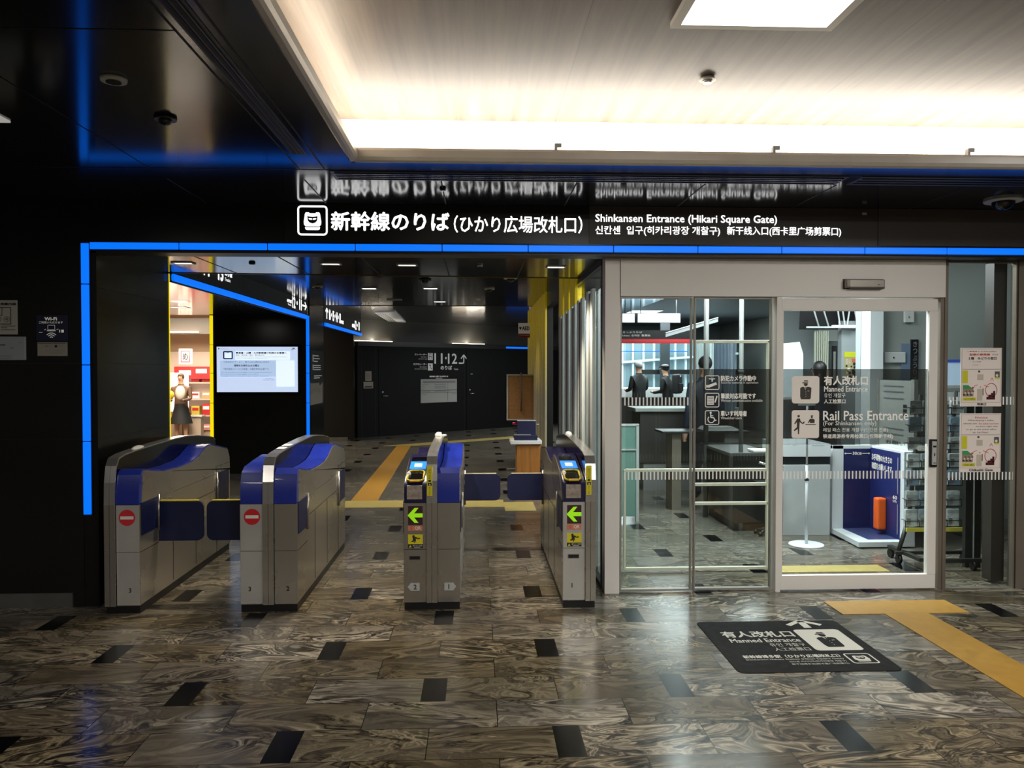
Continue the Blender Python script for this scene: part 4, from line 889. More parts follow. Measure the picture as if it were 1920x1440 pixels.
b = B(); b.cyl((0.656, 12.05, 0.0), (0.656, 12.05, 1.48), 0.012, n=12); b.cyl((0.45, 12.05, 0.02), (0.82, 12.05, 0.02), 0.012, n=10); b.cyl((.656, 11.86, .02), (.656, 12.24, .02), .012, n=10); b.cyl((.656, 11.984, .9), (.656, 11.984, 1.46), .01, n=10); b.done('stand', M_alu_d, t)
# fins along the partition
def fin(y, z1, m, label, group, w=0.30, x=0.855, cap=None):
    t = thing('partition_fin', label, 'fin', (x, y, 0), group)
    for o in (-w / 2, w / 2 - 0.11): B().box(x - 0.012, y + o, 0.02, x + 0.012, y + o + 0.10, z1, 0.003).done('blade', m, t)
    B().box(x - 0.006, y - w / 2 + 0.1, 0.02, x - 0.002, y + w / 2 - .1, z1 - 0.02).done('web', M_grey if m is M_fin else m, t)
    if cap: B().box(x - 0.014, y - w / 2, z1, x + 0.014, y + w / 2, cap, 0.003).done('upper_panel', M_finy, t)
for y, cap, l in ((6.02, None, 'first pale upright fin on the glass partition, nearest the silver post'), (6.60, None, 'second pale upright fin from the silver post'), (7.07, 2.49, 'third upright fin from the silver post, with orange yellow top'), (7.55, 2.49, 'fourth upright fin from the silver post, with yellow top'), (8.05, 2.49, 'fifth upright fin from the silver post, with yellow top')):
    fin(y, 2.12 + (y - 6.5) * -0.03, M_fin, l, 'pale fins on the glass partition', 0.34, cap=cap)
for i, y in enumerate((10.15, 10.62, 11.1, 11.6, 12.1, 12.65, 13.2)):
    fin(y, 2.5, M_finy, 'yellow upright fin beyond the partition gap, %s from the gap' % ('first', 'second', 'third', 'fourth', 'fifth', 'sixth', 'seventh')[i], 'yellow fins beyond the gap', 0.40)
t = thing('ceiling_dish', 'curved white overhead lamp glimpsed in the gap of the fin wall', 'lamp', (1.3, 11, 2.1))
b = B(); b.ball((1.42, 11.3, 2.12), 0.28, (1, 1, .22)); b.done('shade', M_white, t)
b = B(); b.box(1.30, 11.2, 2.20, 1.42, 11.3, 2.30, 0.01); b.done('yellow_box', mat('lime_box', (170, 170, 40), 0.5), t)

# ------------------------------------------------------------------ stickers on the front glass
def film(name, label, x0, x1, y):
    t = thing(name, label, 'window sticker', ((x0 + x1) / 2, y, 1.02))
    b = B(); b.face([(x0, y - .004, 1.02), (x1, y - .004, 1.02), (x1, y - .004, 1.543), (x0, y - .004, 1.543)]); b.done('film', FILM, t)
    return t
t = film('window_sticker', 'smoked film with three outlined pictograms on the fixed glass left of the door', 1.507, 2.03, 5.47)
b = B(plane_xz(5.466))
for z in (1.399, 1.278, 1.157): b.frame(1.572, z, 1.672, z + .1, .012, .005, 0, 1)
b.rect(1.598, 1.472, 1.642, 1.478, 0, 1).rect(1.617, 1.455, 1.625, 1.474, 0, 1).poly([(1.588, 1.43), (1.648, 1.452), (1.656, 1.436), (1.596, 1.412)], 0, 1).rect(1.580, 1.415, 1.592, 1.432, 0, 1)
b.rect(1.588, 1.296, 1.634, 1.356, 0, 1).stroke([(1.642, 1.312), (1.656, 1.358)], .009, 0, 1)
for i in range(5): b.rect(1.592, 1.304 + .0105 * i, 1.630, 1.3075 + .0105 * i, 1, 2)
b.disc(1.612, 1.240, .0075, 0, 1).stroke([(1.612, 1.232), (1.613, 1.208), (1.634, 1.206), (1.644, 1.186), (1.652, 1.19)], .007, 0, 1).stroke([(1.613, 1.22), (1.630, 1.219)], .005, 0, 1); b.arc(1.616, 1.195, .023, .006, 130, 350, 0, 1)
b.done('pictogram', [M_vinyl, M_dark], t)
b = B(plane_xz(5.466))
b.text('防犯カメラ作動中', 1.683, 1.459, 1.928, 1.497, bold=.0012); b.text('Security cameras in operation', 1.683, 1.438, 1.944, 1.456)
b.text('筆談対応可能です', 1.683, 1.337, 1.928, 1.375, bold=.0012); b.text('Written communication available', 1.683, 1.316, 1.975, 1.334)
b.text('車いす利用者', 1.683, 1.216, 1.865, 1.254, bold=.0012); b.text('Wheelchair users', 1.683, 1.195, 1.83, 1.213)
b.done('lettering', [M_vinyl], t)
t = film('window_sticker', 'smoked film with officer pictogram and entrance lettering on the sliding door', 2.108, 3.135, 5.45)
M_vsq = mat('vinyl_square', (196, 188, 178), 0.6, emit=0.33, ecol=(190, 182, 172)); M_vdk = mat('vinyl_dark', (58, 54, 50), 0.6)
b = B(plane_xz(5.446))
officer(b, 2.174, 1.305, 2.367, 1.494, 0, 1)
x0, z0, s = 2.174, 1.064, .193
q = lambda pts: [(x0 + s * x, z0 + s * z) for x, z in pts]
b.rrect(x0, z0, x0 + s, z0 + s, .016, 0, 1)
b.disc(*q([(.25, .79)])[0], s * .045, 1, 2); b.poly(q([(.20,.71),(.30,.71),(.32,.62),(.42,.53),(.40,.50),(.29,.58),(.28,.38),(.27,.14),(.23,.14),(.22,.33),(.10,.25),(.07,.28),(.19,.40),(.19,.58),(.12,.50),(.09,.52)]), 1, 2); b.poly(q([(.40,.51),(.46,.53),(.47,.60),(.42,.59)]), 1, 2)
b.disc(*q([(.73, .76)])[0], s * .04, 1, 2); b.rect(*q([(.69, .80)])[0], *q([(.78, .82)])[0], 1, 2); b.poly(q([(.58,.54),(.65,.68),(.70,.70),(.78,.70),(.84,.65),(.83,.54),(.66,.54),(.66,.60),(.61,.54)]), 1, 2); b.rect(*q([(.50, .47)])[0], *q([(.88, .50)])[0], 1, 2)
b.done('pictogram', [M_vsq, M_vdk], t)
b = B(plane_xz(5.446))
b.text('有人改札口', 2.401, 1.432, 2.708, 1.494, bold=.0022); b.text('Manned Entrance', 2.401, 1.386, 2.708, 1.423, bold=.0006)
b.text('유인 개찰구', 2.401, 1.345, 2.551, 1.375); b.text('人工检票口', 2.401, 1.304, 2.552, 1.334, bold=.0006)
b.text('Rail Pass Entrance', 2.396, 1.187, 3.0, 1.252, bold=.0010); b.text('(For Shinkansen only)', 2.396, 1.143, 2.772, 1.182)
b.text('레일 패스 전용 개찰구(신칸센 전용)', 2.396, 1.102, 2.856, 1.135); b.text('铁道周游券专用检票口(仅限新干线)', 2.396, 1.057, 2.891, 1.091, bold=.0005)
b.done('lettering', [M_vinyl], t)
def route_poster(label, z0, z1, top, foot, en):
    t = thing('route_poster', label, 'poster', (3.52, 5.45, z0), 'route posters on the right glass')
    x0, x1 = 3.374, 3.668
    b = B(); b.box(x0, 5.448, z0, x1, 5.4535, z1, 0.001); b.done('sheet', mat('poster_pink', (216, 204, 196), 0.6, emit=0.12, ecol=(216, 204, 196)), t)
    h = z1 - z0; w = x1 - x0
    X = lambda u: x0 + w * u
    Zz = lambda v: z0 + h * v
    b = B(plane_xz(5.448, -0.001))
    R = lambda u0, v0, u1, v1, m, k=1: b.rect(X(u0), Zz(v0), X(u1), Zz(v1), m, k)
    T = lambda s, u0, v0, u1, v1, m, bold=0: b.text(s, X(u0), Zz(v0), X(u1), Zz(v1), m, 3, bold)
    R(.03, .635, .97, .64, 5); b.frame(X(.02), Zz(.07), X(.98), Zz(.985), .001, .0012, 5, 1)
    for tx in top: T(*tx)
    R(.04, .40, .17, .615, 2); R(.04, .17, .34, .245, 2) if False else None
    R(.05, .1, .37, .155, 2); T('みどりの窓口' if not en else 'Ticket office', .09, .115, .34, .14, 0)
    b.poly([(X(.05), Zz(.30)), (X(.05), Zz(.365)), (X(.18), Zz(.365)), (X(.30), Zz(.30))], 3, 1)
    R(.05, .17, .31, .30, 6)
    for i in range(9): b.disc(X(.08 + .028 * i), Zz(.20 + .03 * (i % 3)), .006, (0, 4, 5)[i % 3], 2, n=8)
    R(.40, .45, .55, .55, 7); R(.42, .58, .47, .615, 5); R(.40, .10, .53, .30, 7); R(.535, .19, .555, .31, 5); T('▼', .46, .32, .5, .34, 1)
    R(.83, .50, .95, .60, 5); b.disc(X(.88), Zz(.53), .010, 4, 2); R(.83, .475, .95, .50, 2)
    b.arc(X(.745), Zz(.28), .041, .004, 0, 360, 1, 2, 30, ry=h * .115); R(.63, .12, .84, .165, 8, 1)
    b.poly([(X(.68), Zz(.165)), (X(.84), Zz(.165)), (X(.84), Zz(.265)), (X(.79), Zz(.265)), (X(.79), Zz(.23)), (X(.74), Zz(.23)), (X(.74), Zz(.20)), (X(.68), Zz(.20))], 8, 2)
    b.stroke([(X(.56), Zz(.37)), (X(.64), Zz(.34)), (X(.70), Zz(.335))], .003, 1, 2).stroke([(X(.41), Zz(.37)), (X(.33), Zz(.35)), (X(.30), Zz(.31))], .003, 1, 2); b.poly([(X(.28), Zz(.29)), (X(.33), Zz(.33)), (X(.27), Zz(.335))], 1, 2)
    b.stroke([(X(.72), Zz(.44)), (X(.76), Zz(.49)), (X(.80), Zz(.44))], .003, 1, 2)
    T(foot, .40 if not en else .22, .02, .62 if not en else .80, .06, 0, .0005)
    b.done('print', [M_ink, mat('poster_red', (196, 70, 62), 0.6), mat('poster_yellow', (206, 204, 40), 0.6), M_green, M_paper, mat('poster_line', (92, 88, 84), 0.6), mat('poster_tan', (150, 130, 110), 0.6), mat('poster_cream', (196, 186, 170), 0.6), mat('poster_maroon', (70, 16, 22), 0.6)], t)
route_poster('pink poster with Japanese lines and a route map on the right glass, upper', 1.281, 1.690, [('ご乗車券をお求めの際は', .14, .93, .86, .95, 5), ('右側の券売機', .2, .87, .70, .905, 1, .0006), ('または', .76, .875, .9, .9, 0), ('１階　みどりの窓口', .18, .80, .86, .845, 0, .0005), ('をご利用', .28, .755, .48, .775, 5), ('ください', .28, .70, .42, .72, 5)], '筑紫口', False)
route_poster('pink poster with English lines and a route map on the right glass, lower', 0.820, 1.232, [('Notice', .36, .915, .66, .95, 1), ('When buying a ticket,', .18, .865, .82, .895, 0), ('please use', .08, .815, .40, .84, 0), ('the ticket machines', .44, .815, .94, .84, 1), ('on your right side,', .38, .765, .92, .79, 0), ('or go to the ticket office', .14, .715, .88, .74, 0), ('on 1st Floor.', .30, .665, .70, .69, 0)], 'Chikushi Gate', True)

# ------------------------------------------------------------------ inside the staffed office
M_owall = mat('office_grey_wall', (132, 138, 134), 0.6, noise=0.06, nscale=2)
M_owhite = mat('office_white', (196, 202, 204), 0.5)
M_teal = mat('teal_panel', (112, 146, 136), 0.25, noise=0.06)
struct('ceiling_office', mat('office_ceiling', (92, 100, 104), 0.5), (0.95, 5.56, 2.8, 7.3, 24, 2.85))
struct('wall_office_back', M_owall, (3.79, 7.40, 0.12, 7.3, 7.5, 2.8), (5.9, 5.6, 0, 6.0, 7.4, 2.8))
struct('baseboard_office', M_grey, (3.79, 7.385, 0, 7.3, 7.4, 0.12))
struct('wall_office_column', M_owhite, (3.665, 7.32, 0.0, 3.788, 7.5, 2.8))
struct('wall_office_recess', mat('office_pale_wall', (150, 158, 160), 0.6), (4.40, 9.5, 0, 4.9, 9.6, 2.12), (4.0, 10.4, 0, 4.5, 10.5, 2.8), (3.66, 7.5, 0, 3.70, 7.6, 2.8))
struct('wall_hall_far', mat('far_hall_grey', (120, 130, 134), 0.6), (0.95, 23.5, 0, 7.3, 23.6, 2.8))
struct('wall_side_right', M_owall, (7.2, 5.6, 0, 7.3, 24, 2.8))
# glazed fin screen across the far hall
t = thing('fin_screen', 'row of tall white glass fins across the far hall behind the left pane', 'screen', (3.5, 15.2, 0.4))
M_finw = mat('fin_white', (196, 214, 220), 0.4, emit=0.34, ecol=(186, 214, 228))  # glow added to brighten the glass fins
for i in range(12):
    x = 2.55 + 0.205 * i
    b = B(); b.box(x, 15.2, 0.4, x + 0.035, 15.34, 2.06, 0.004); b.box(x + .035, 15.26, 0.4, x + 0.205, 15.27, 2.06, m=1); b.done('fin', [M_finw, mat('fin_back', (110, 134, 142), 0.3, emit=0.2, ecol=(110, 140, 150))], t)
b = B(); b.prism([(2.5, 1.62), (5.0, 1.81), (5.0, 1.85), (2.5, 1.66)], 15.14, 15.2, 'y'); b.done('transom', M_finw, t)
b = B(); b.box(3.05, 15.1, 1.43, 5.0, 15.14, 1.52); b.done('dark_band', M_dark, t)
b = B(); b.box(2.6, 15.08, 1.855, 4.0, 15.1, 1.872); b.done('blue_reflection', M_blue_e, t)  # glowing line painted in for the blue strip's reflection
push(t, 1.28)
t = thing('overhead_sign', 'black overhead sign with a red stripe seen through the left pane', 'sign', (3.2, 14, 2.0))
b = B(); b.box(2.40, 14.0, 2.06, 3.80, 14.06, 2.215); b.done('panel', M_dark, t)
b = B(); b.box(2.40, 13.99, 1.985, 3.80, 14.06, 2.06); b.done('red_stripe', mat('stripe_red', (170, 36, 40), 0.5, emit=0.25, ecol=(190, 30, 36)), t)
b = B(plane_xz(14.0)); b.text('きっぷうりば', 2.56, 2.165, 2.9, 2.195, 0, 1); b.text('Tickets  승차권  售票处', 2.52, 2.105, 3.05, 2.14, 0, 1); b.done('lettering', [M_dim_e], t)
for x0, x1, l in ((2.56, 2.765, 'short bright lightbox above the red striped sign'), (2.835, 3.575, 'long bright lightbox above the red striped sign')):
    t = thing('lightbox', l, 'light', ((x0 + x1) / 2, 14, 2.36), 'lightboxes in the far hall')
    b = B(); b.box(x0, 14.0, 2.36, x1, 14.08, 2.505, 0.004); b.done('diffuser', M_tube, t)
    b = B(); b.box(x0 - .01, 14.02, 2.35, x1 + .01, 14.1, 2.515); b.done('case', M_lgrey, t)
    b = B(); b.cyl((x0 + .05, 14.06, 2.515), (x0 + .05, 14.06, 2.8), .008, n=8); b.cyl((x1 - .05, 14.06, 2.515), (x1 - .05, 14.06, 2.8), .008, n=8); b.done('hanger', M_grey, t)
for x, y, w, l in ((2.72, 13.3, 0.55, 'bright ceiling light panel nearest the left pane'), (2.75, 10.3, 0.4, 'bright ceiling light panel above the dark counter'), (3.4, 17.5, 1.2, 'bright ceiling light panel over the white counter in the far hall'), (5.2, 6.6, 0.3, 'ceiling light glimpsed at the top of the right glass')):
    t = thing('ceiling_light', l, 'ceiling light', (x, y, 2.77), 'office ceiling lights')
    b = B(); b.box(x - w/2, y - .35, 2.785, x + w/2, y + .35, 2.795); b.done('diffuser', M_tube, t)
    b = B(); b.box(x - w/2 - .03, y - .38, 2.79, x + w/2 + .03, y + .38, 2.80); b.done('frame', M_white, t)
b = B(); b.prism([(2.13, 1.90), (2.73, 2.075), (2.73, 2.12), (2.13, 1.945)], 8.98, 9.0, 'y'); b.prism([(2.13, 1.945), (2.73, 2.12), (2.73, 2.127), (2.13, 1.952)], 8.97, 9.01, 'y', m=1)
tag(b.done('slanted_canopy', [mat('canopy_grey', (120, 126, 128), 0.4), M_white]), 'grey slanted canopy board with a bright upper edge behind the glass', 'canopy')
# dark pillar in the far hall
push(struct('wall_hall_pillar', mat('pillar_dark', (34, 42, 46), 0.4), (3.46, 15.0, 0.4, 3.64, 15.06, 2.55)), 1.27)
# counters
t = thing('ticket_counter', 'white long counter top in the far hall where people stand', 'counter', (4.2, 17.6, 0))
b = B(); b.box(2.9, 17.5, 0.9, 5.6, 18.1, 1.105, 0.01); b.done('worktop', mat('counter_white', (210, 216, 218), 0.4, emit=0.1), t)
b = B(); b.box(2.95, 17.55, 0, 5.55, 18.05, 0.9); b.done('front', mat('counter_dark', (52, 50, 46), 0.5), t)
t = thing('service_counter', 'dark brown service counter behind the left pane', 'counter', (2.6, 10.2, 0))
b = B(); b.box(2.05, 10.0, 0.35, 3.3, 10.5, 1.0, 0.004); b.done('front', mat('counter_brown', (44, 40, 35), 0.5), t)
b = B(); b.box(1.98, 9.95, 1.0, 3.35, 10.55, 1.045, 0.006); b.done('worktop', mat('counter_top', (150, 152, 146), 0.35), t)
b = B(); b.box(2.1, 10.02, 0, 3.3, 10.5, 0.35); b.done('kick_panel', M_grey, t)
t = thing('glass_screen_panel', 'greenish frosted panel at the far left behind the left pane', 'panel', (1.55, 8.0, 0))
b = B(); b.box(1.30, 8.0, 0.05, 1.60, 8.02, 0.97); b.done('panel', M_teal, t)
b = B(); b.box(1.28, 7.99, 0.965, 1.63, 8.03, 0.985); b.box(1.60, 7.99, 0, 1.63, 8.03, 0.97); b.box(1.3, 7.985, .72, 1.6, 8.0, .73); b.done('frame', M_lgrey, t)
t = thing('counter_flap', 'dark slanted counter leaf with a grey folder tray behind the pictogram glass', 'counter', (2.5, 8.6, 0))
b = B(); b.box(2.0, 8.55, 0.84, 2.95, 8.95, 0.865, 0.004); b.done('worktop', mat('leaf_black', (28, 30, 31), 0.4), t)
b = B(); b.box(2.12, 8.62, 0.0, 2.22, 8.9, 0.84); b.done('leg', M_alu_d, t)
b = B(); b.box(2.7, 8.62, 0.0, 2.9, 8.9, 0.84); b.done('leg', M_lgrey, t)
t = thing('folder', 'grey clipboard folder lying on the dark counter leaf', 'folder', (2.6, 8.7, 0.87))
b = B(); b.prism([(2.46, .873), (2.86, .873), (2.80, .905), (2.50, .905)], 8.60, 8.85, 'y'); b.done('cover', M_lgrey, t)
b = B(); b.box(2.48, 8.59, .867, 2.84, 8.86, .873); b.done('edge', M_white, t)
t = thing('office_desk', 'black desk cabinet beside the white counter inside the glass', 'desk', (2.65, 7.8, 0))
b = B(); b.box(2.42, 7.45, 0.08, 2.77, 8.4, 0.72, 0.004); b.done('cabinet', mat('desk_black', (22, 22, 22), 0.45), t)
b = B(); b.box(2.37, 7.40, 0.72, 2.80, 8.45, 0.752, 0.006); b.done('worktop', mat('desk_top', (64, 64, 62), 0.3), t)
b = B(); b.box(2.45, 7.5, 0.0, 2.75, 8.35, 0.08); b.done('plinth', mat('desk_brown', (60, 46, 34), 0.5), t)
b = B(); b.box(2.60, 7.42, 0.755, 2.79, 7.6, 0.775, 0.003); tag(b.done('paper_stack', M_white), 'small stack of white paper on the black desk', 'paper')
t = thing('desk_chair', 'black office chair arm and seat tucked at the black desk', 'chair', (2.62, 7.2, 0))
b = B(); b.box(2.58, 7.16, 0.44, 2.78, 7.42, 0.50, 0.02); b.done('seat', mat('chair_black', (20, 20, 20), 0.6), t)
b = B(); b.tube([(2.56, 7.16, .69), (2.66, 7.16, .66), (2.78, 7.16, .65)], .012); b.tube([(2.66, 7.16, .66), (2.74, 7.16, .60), (2.78, 7.2, .5)], .01); b.done('armrest', M_chrome, t)
b = B(); b.cyl((2.68, 7.28, .06), (2.68, 7.28, .44), .02); b.done('pole', M_dark, t)
for a in range(5):
    q = 2 * pi * a / 5; b = B(); b.cyl((2.68, 7.28, .07), (2.68 + .10 * cos(q), 7.28 + .10 * sin(q), .03), .014, n=8); b.ball((2.68 + .10 * cos(q), 7.28 + .10 * sin(q), .025), .022); b.done('leg', M_dark, t)
t = thing('white_counter', 'white counter with a dark gap behind the sliding door', 'counter', (3.02, 7.3, 0))
b = B(); b.box(2.82, 7.25, 0.0, 3.262, 7.75, 0.655, 0.004); b.done('front', mat('white_front', (172, 178, 178), 0.5, noise=0.05), t)
b = B(); b.box(2.82, 7.24, 0.73, 3.262, 7.8, 0.85, 0.006); b.done('worktop', M_owhite, t)
b = B(); b.box(2.82, 7.27, 0.655, 3.262, 7.75, 0.73); b.done('gap', mat('gap_dark', (30, 36, 40), 0.3), t)
b = B(plane_xz(7.24)); b.rect(2.9, .838, 2.94, .842, 0, 1).rect(3.08, .833, 3.2, .836, 0, 1); b.done('label', [M_grey], t)
t = thing('pole_stand', 'white pole stand with a round base on the floor inside the door', 'stand', (2.877, 6.86, 0))
b = B(); b.cyl((2.877, 6.86, 0), (2.877, 6.86, 0.012), 0.155, 0.145, 40); b.done('base', M_owhite, t)
b = B(); b.cyl((2.877, 6.86, 0.012), (2.877, 6.86, 0.70), 0.013, 0.011, 16); b.cyl((2.877, 6.86, .70), (2.877, 6.86, 1.22), .009, n=12); b.done('pole', M_owhite, t)
b = B(); b.cyl((2.877, 6.86, .565), (2.877, 6.86, .59), .019, n=16); b.done('collar', M_dark, t)
b = B(); b.box(2.80, 6.855, 1.22, 2.95, 6.865, 1.42, 0.003); b.done('sign_plate', M_lgrey, t)
# luggage sizer
t = thing('luggage_sizer', 'white and blue luggage size checker with an open front inside the door', 'luggage sizer', (3.5, 7.0, 0))
M_sz = mat('sizer_blue', (20, 27, 76), 0.4); 
b = B(); b.prism([(3.268, 6.70), (3.76, 6.70), (3.76, 7.34), (3.30, 7.34)], 0.012, 0.055, 'z'); b.done('base', M_owhite, t)
b = B(); b.prism([(3.40, 6.80), (3.66, 6.80), (3.66, 7.29), (3.40, 7.29)], 0.055, 0.058, 'z'); b.done('floor_panel', mat('sizer_floor', (62, 70, 110), 0.25), t)
b = B(); b.box(3.30, 7.29, 0.055, 3.405, 7.34, 0.83, 0.003); b.box(3.405, 7.325, 0.055, 3.76, 7.34, 0.83); b.box(3.30, 7.29, .80, 3.72, 7.34, .83); b.done('rear_frame', M_owhite, t)
b = B(); b.box(3.405, 7.29, 0.058, 3.66, 7.325, 0.80); b.done('rear_panel', M_sz, t)
b = B(); b.box(3.66, 6.76, 0.058, 3.672, 7.29, 0.81); b.done('side_panel', mat('sizer_blue2', (24, 33, 88), 0.4), t)
b = B(); b.box(3.66, 6.70, 0.055, 3.76, 6.76, 0.83, 0.003); b.box(3.672, 6.76, 0.055, 3.76, 7.34, 0.83, 0.003); b.done('side_frame', M_owhite, t)
b = B(); b.box(3.575, 6.98, 0.10, 3.66, 7.07, 0.385, 0.02, seg=3); b.done('size_block', M_orange, t)
b = B(plane_xz(7.29)); b.stroke([(3.41, .755), (3.48, .755)], .004, 0, 1).stroke([(3.58, .755), (3.65, .755)], .004, 0, 1).poly([(3.41, .755), (3.425, .765), (3.425, .745)], 0, 1).poly([(3.655, .755), (3.64, .765), (3.64, .745)], 0, 1).text('30㎝', 3.49, .742, 3.572, .770, 0, 1, bold=.0008); b.done('lettering', [M_vinyl], t)
b = B((Vector((3.659, 0, 0)), Vector((0, -1, 0)), Vector((0, 0, 1)), Vector((-1, 0, 0)))); b.text('お手荷物の大きさの', -7.26, .70, -6.90, .76, 0, 1, bold=.001); b.text('確認をお願いします', -7.26, .62, -6.90, .68, 0, 1, bold=.001); b.text('60', -6.88, .40, -6.81, .43, 0, 1, bold=.001); b.text('cm', -6.88, .37, -6.82, .39, 0, 1); b.stroke([(-6.80, .1), (-6.80, .36)], .004, 0, 1).stroke([(-6.80, .45), (-6.80, .77)], .004, 0, 1); b.done('side_lettering', [M_vinyl], t)
for x, y in ((3.33, 6.76), (3.70, 6.76), (3.36, 7.28), (3.70, 7.28)): B().cyl((x, y, 0), (x, y, .014), .02, n=12).done('foot', M_dark, t)
t = thing('notice_board_stand', 'tall grey and white notice board standing over the blue luggage checker', 'notice board', (3.71, 6.9, 0.83))
b = B(); b.prism([(3.735, 6.72), (3.735, 7.28), (3.75, 7.28), (3.75, 6.72)], 0.832, 1.44, 'z'); b.done('board', mat('notice_white', (186, 190, 186), 0.5), t)
b = B(); b.box(3.725, 7.28, .831, 3.76, 7.33, 1.45); b.box(3.725, 6.67, .831, 3.76, 6.72, 1.45); b.done('frame', M_lgrey, t)
b = B((Vector((3.733, 0, 0)), Vector((0, -1, 0)), Vector((0, 0, 1)), Vector((-1, 0, 0))))
for i, z in enumerate((1.38, 1.33, 1.27, 1.0, .95)): b.rect(-7.2, z, -6.85, z + .012, 1, 1)
for z in (1.12, 1.16, 1.20): b.rect(-6.86, z, -6.80, z + .03, 0, 1)
b.text('お願い', -7.15, .865, -6.82, .90, 0, 1); b.done('print', [M_ink, mat('grey_line', (120, 125, 130), 0.6)], t)
# brochure rack on casters
t = thing('brochure_rack', 'wheeled dark frame rack of wire pockets half hidden by the door frame', 'rack', (3.55, 6.15, 0))
M_rack = mat('rack_dark', (48, 50, 46), 0.45, 0.3)
for pth in ([(3.335, 6.19, .075), (3.45, 6.24, .34), (3.62, 6.38, 1.33)], [(3.62, 6.19, .10), (3.84, 6.30, 1.08), (3.90, 6.36, 1.36)]):
    b = B(); b.tube(pth, .017, 12); b.done('upright', M_rack, t)
b = B(); b.box(3.30, 6.15, .075, 3.90, 6.18, .10); b.box(3.36, 5.92, .075, 3.40, 6.40, .10); b.box(3.54, 5.93, .06, 3.86, 5.965, .09); b.done('base', M_rack, t)
for x, y in ((3.34, 6.18), (3.80, 5.95), (3.86, 6.17), (3.38, 6.38)):
    b = B(); b.cyl((x - .012, y, .036), (x + .012, y, .036), .036, n=20); b.box(x - .016, y - .014, .04, x + .016, y + .014, .085); b.done('caster', M_dark, t)
b = B(); b.box(3.785, 6.03, 0, 3.91, 6.07, 1.3, 0.003); b.box(3.845, 6.022, 0, 3.852, 6.03, 1.3, m=1)
tag(b.done('display_post', [M_rack, M_lgrey]), 'dark upright post standing behind the right glass below the posters', 'post')
M_wire = mat('rack_wire', (40, 42, 44), 0.4, 0.5)
cols = [(3.358, .10), (3.47, .10), (3.582, .10), (3.694, .10)]
br_cols = [mat('leaflet_white', (182, 192, 192), 0.5, noise=0.3, nscale=30), mat('leaflet_grey', (150, 160, 160), 0.5, noise=0.3, nscale=25), mat('leaflet_blue', (130, 156, 176), 0.5, noise=0.3, nscale=25)]
rows = [(.30, .44, 'lowest'), (.46, .58, 'second'), (.62, .74, 'third'), (.76, .87, 'fourth'), (.90, 1.00, 'fifth'), (1.04, 1.16, 'sixth'), (1.18, 1.29, 'top')]
for ri, (z0, z1, rn) in enumerate(rows):
    y = 6.14 + .02 * ri
    b = B(); 
    for z in (z0, z0 + .05): b.tube([(3.35 + .016 * ri, y - .03, z), (3.80 + .016 * ri, y - .03, z)], .003, 6)
    for k in range(5): b.tube([(3.352 + .016 * ri + .112 * k, y - .03, z0), (3.352 + .016 * ri + .112 * k, y - .03, z0 + .055), (3.352 + .016 * ri + .112 * k, y + .03, z0 + .055)], .003, 6)
    b.done('wire_pocket', M_wire, t)
    for ci, (x, w) in enumerate(cols):
        x += .016 * ri
        bb = B(); bb.box(x, y - .02, z0 + .005, x + w - .006, y + .004, z1, m=0)
        bb.box(x, y - .0225, z1 - .03, x + w - .006, y - .02, z1 - .004, m=1); bb.box(x + .01, y - .0225, z0 + .02, x + .04, y - .02, z0 + .07, m=2)
        tag(bb.done('leaflet', [br_cols[(ri + ci) % 3], br_cols[(ri * 2 + ci + 1) % 3], M_grey]), 'leaflet stack in the %s row of the wheeled rack, %s from its left' % (rn, ('first', 'second', 'third', 'fourth')[ci]), 'leaflet', 'leaflets in the wheeled rack')
b = B(); b.box(3.35, 6.085, .27, 3.80, 6.10, .30); tag(b.done('price_rail', mat('yellow_rail', (190, 180, 70), 0.5)), 'yellow label rail along the bottom row of the wheeled rack', 'label rail')
b = B(plane_xz(6.09)); b.poly([(3.42, .925), (3.435, .945), (3.58, .945), (3.58, .905), (3.435, .905)], 0, 1); b.text('ご案内', 3.46, .912, 3.54, .937, 1, 2)
tag(b.done('arrow_label', [M_paper, M_ink]), 'small white arrow shaped label on the wheeled rack', 'label')
# screen / bright board behind the right glass
t = thing('wall_screen', 'pale blue lit notice board behind the left edge of the right glass', 'screen', (4.2, 7.0, 1.4))
b = B(); b.box(4.10, 7.0, 1.395, 4.46, 7.03, 1.62, 0.003); b.done('panel', mat('pale_screen', (180, 200, 220), 0.4, emit=0.3, ecol=(175, 200, 230)), t)
b = B(); b.box(4.10, 6.995, 1.60, 4.46, 7.0, 1.625); b.done('header', mat('screen_blue', (50, 80, 170), 0.4, emit=0.2, ecol=(50, 80, 180)), t)
b = B(); b.box(4.10, 6.99, 1.37, 4.46, 7.04, 1.395); b.done('ledge', M_lgrey, t)
b = B(); b.box(4.10, 6.98, 1.24, 4.46, 7.06, 1.33, 0.003); b.done('tray', M_owhite, t)
for z in (1.26, 1.02, .78): B().box(4.12, 6.94, z - .2, 4.44, 6.98, z - .02).done('leaflet_pocket', br_cols[int(z * 10) % 3], t)
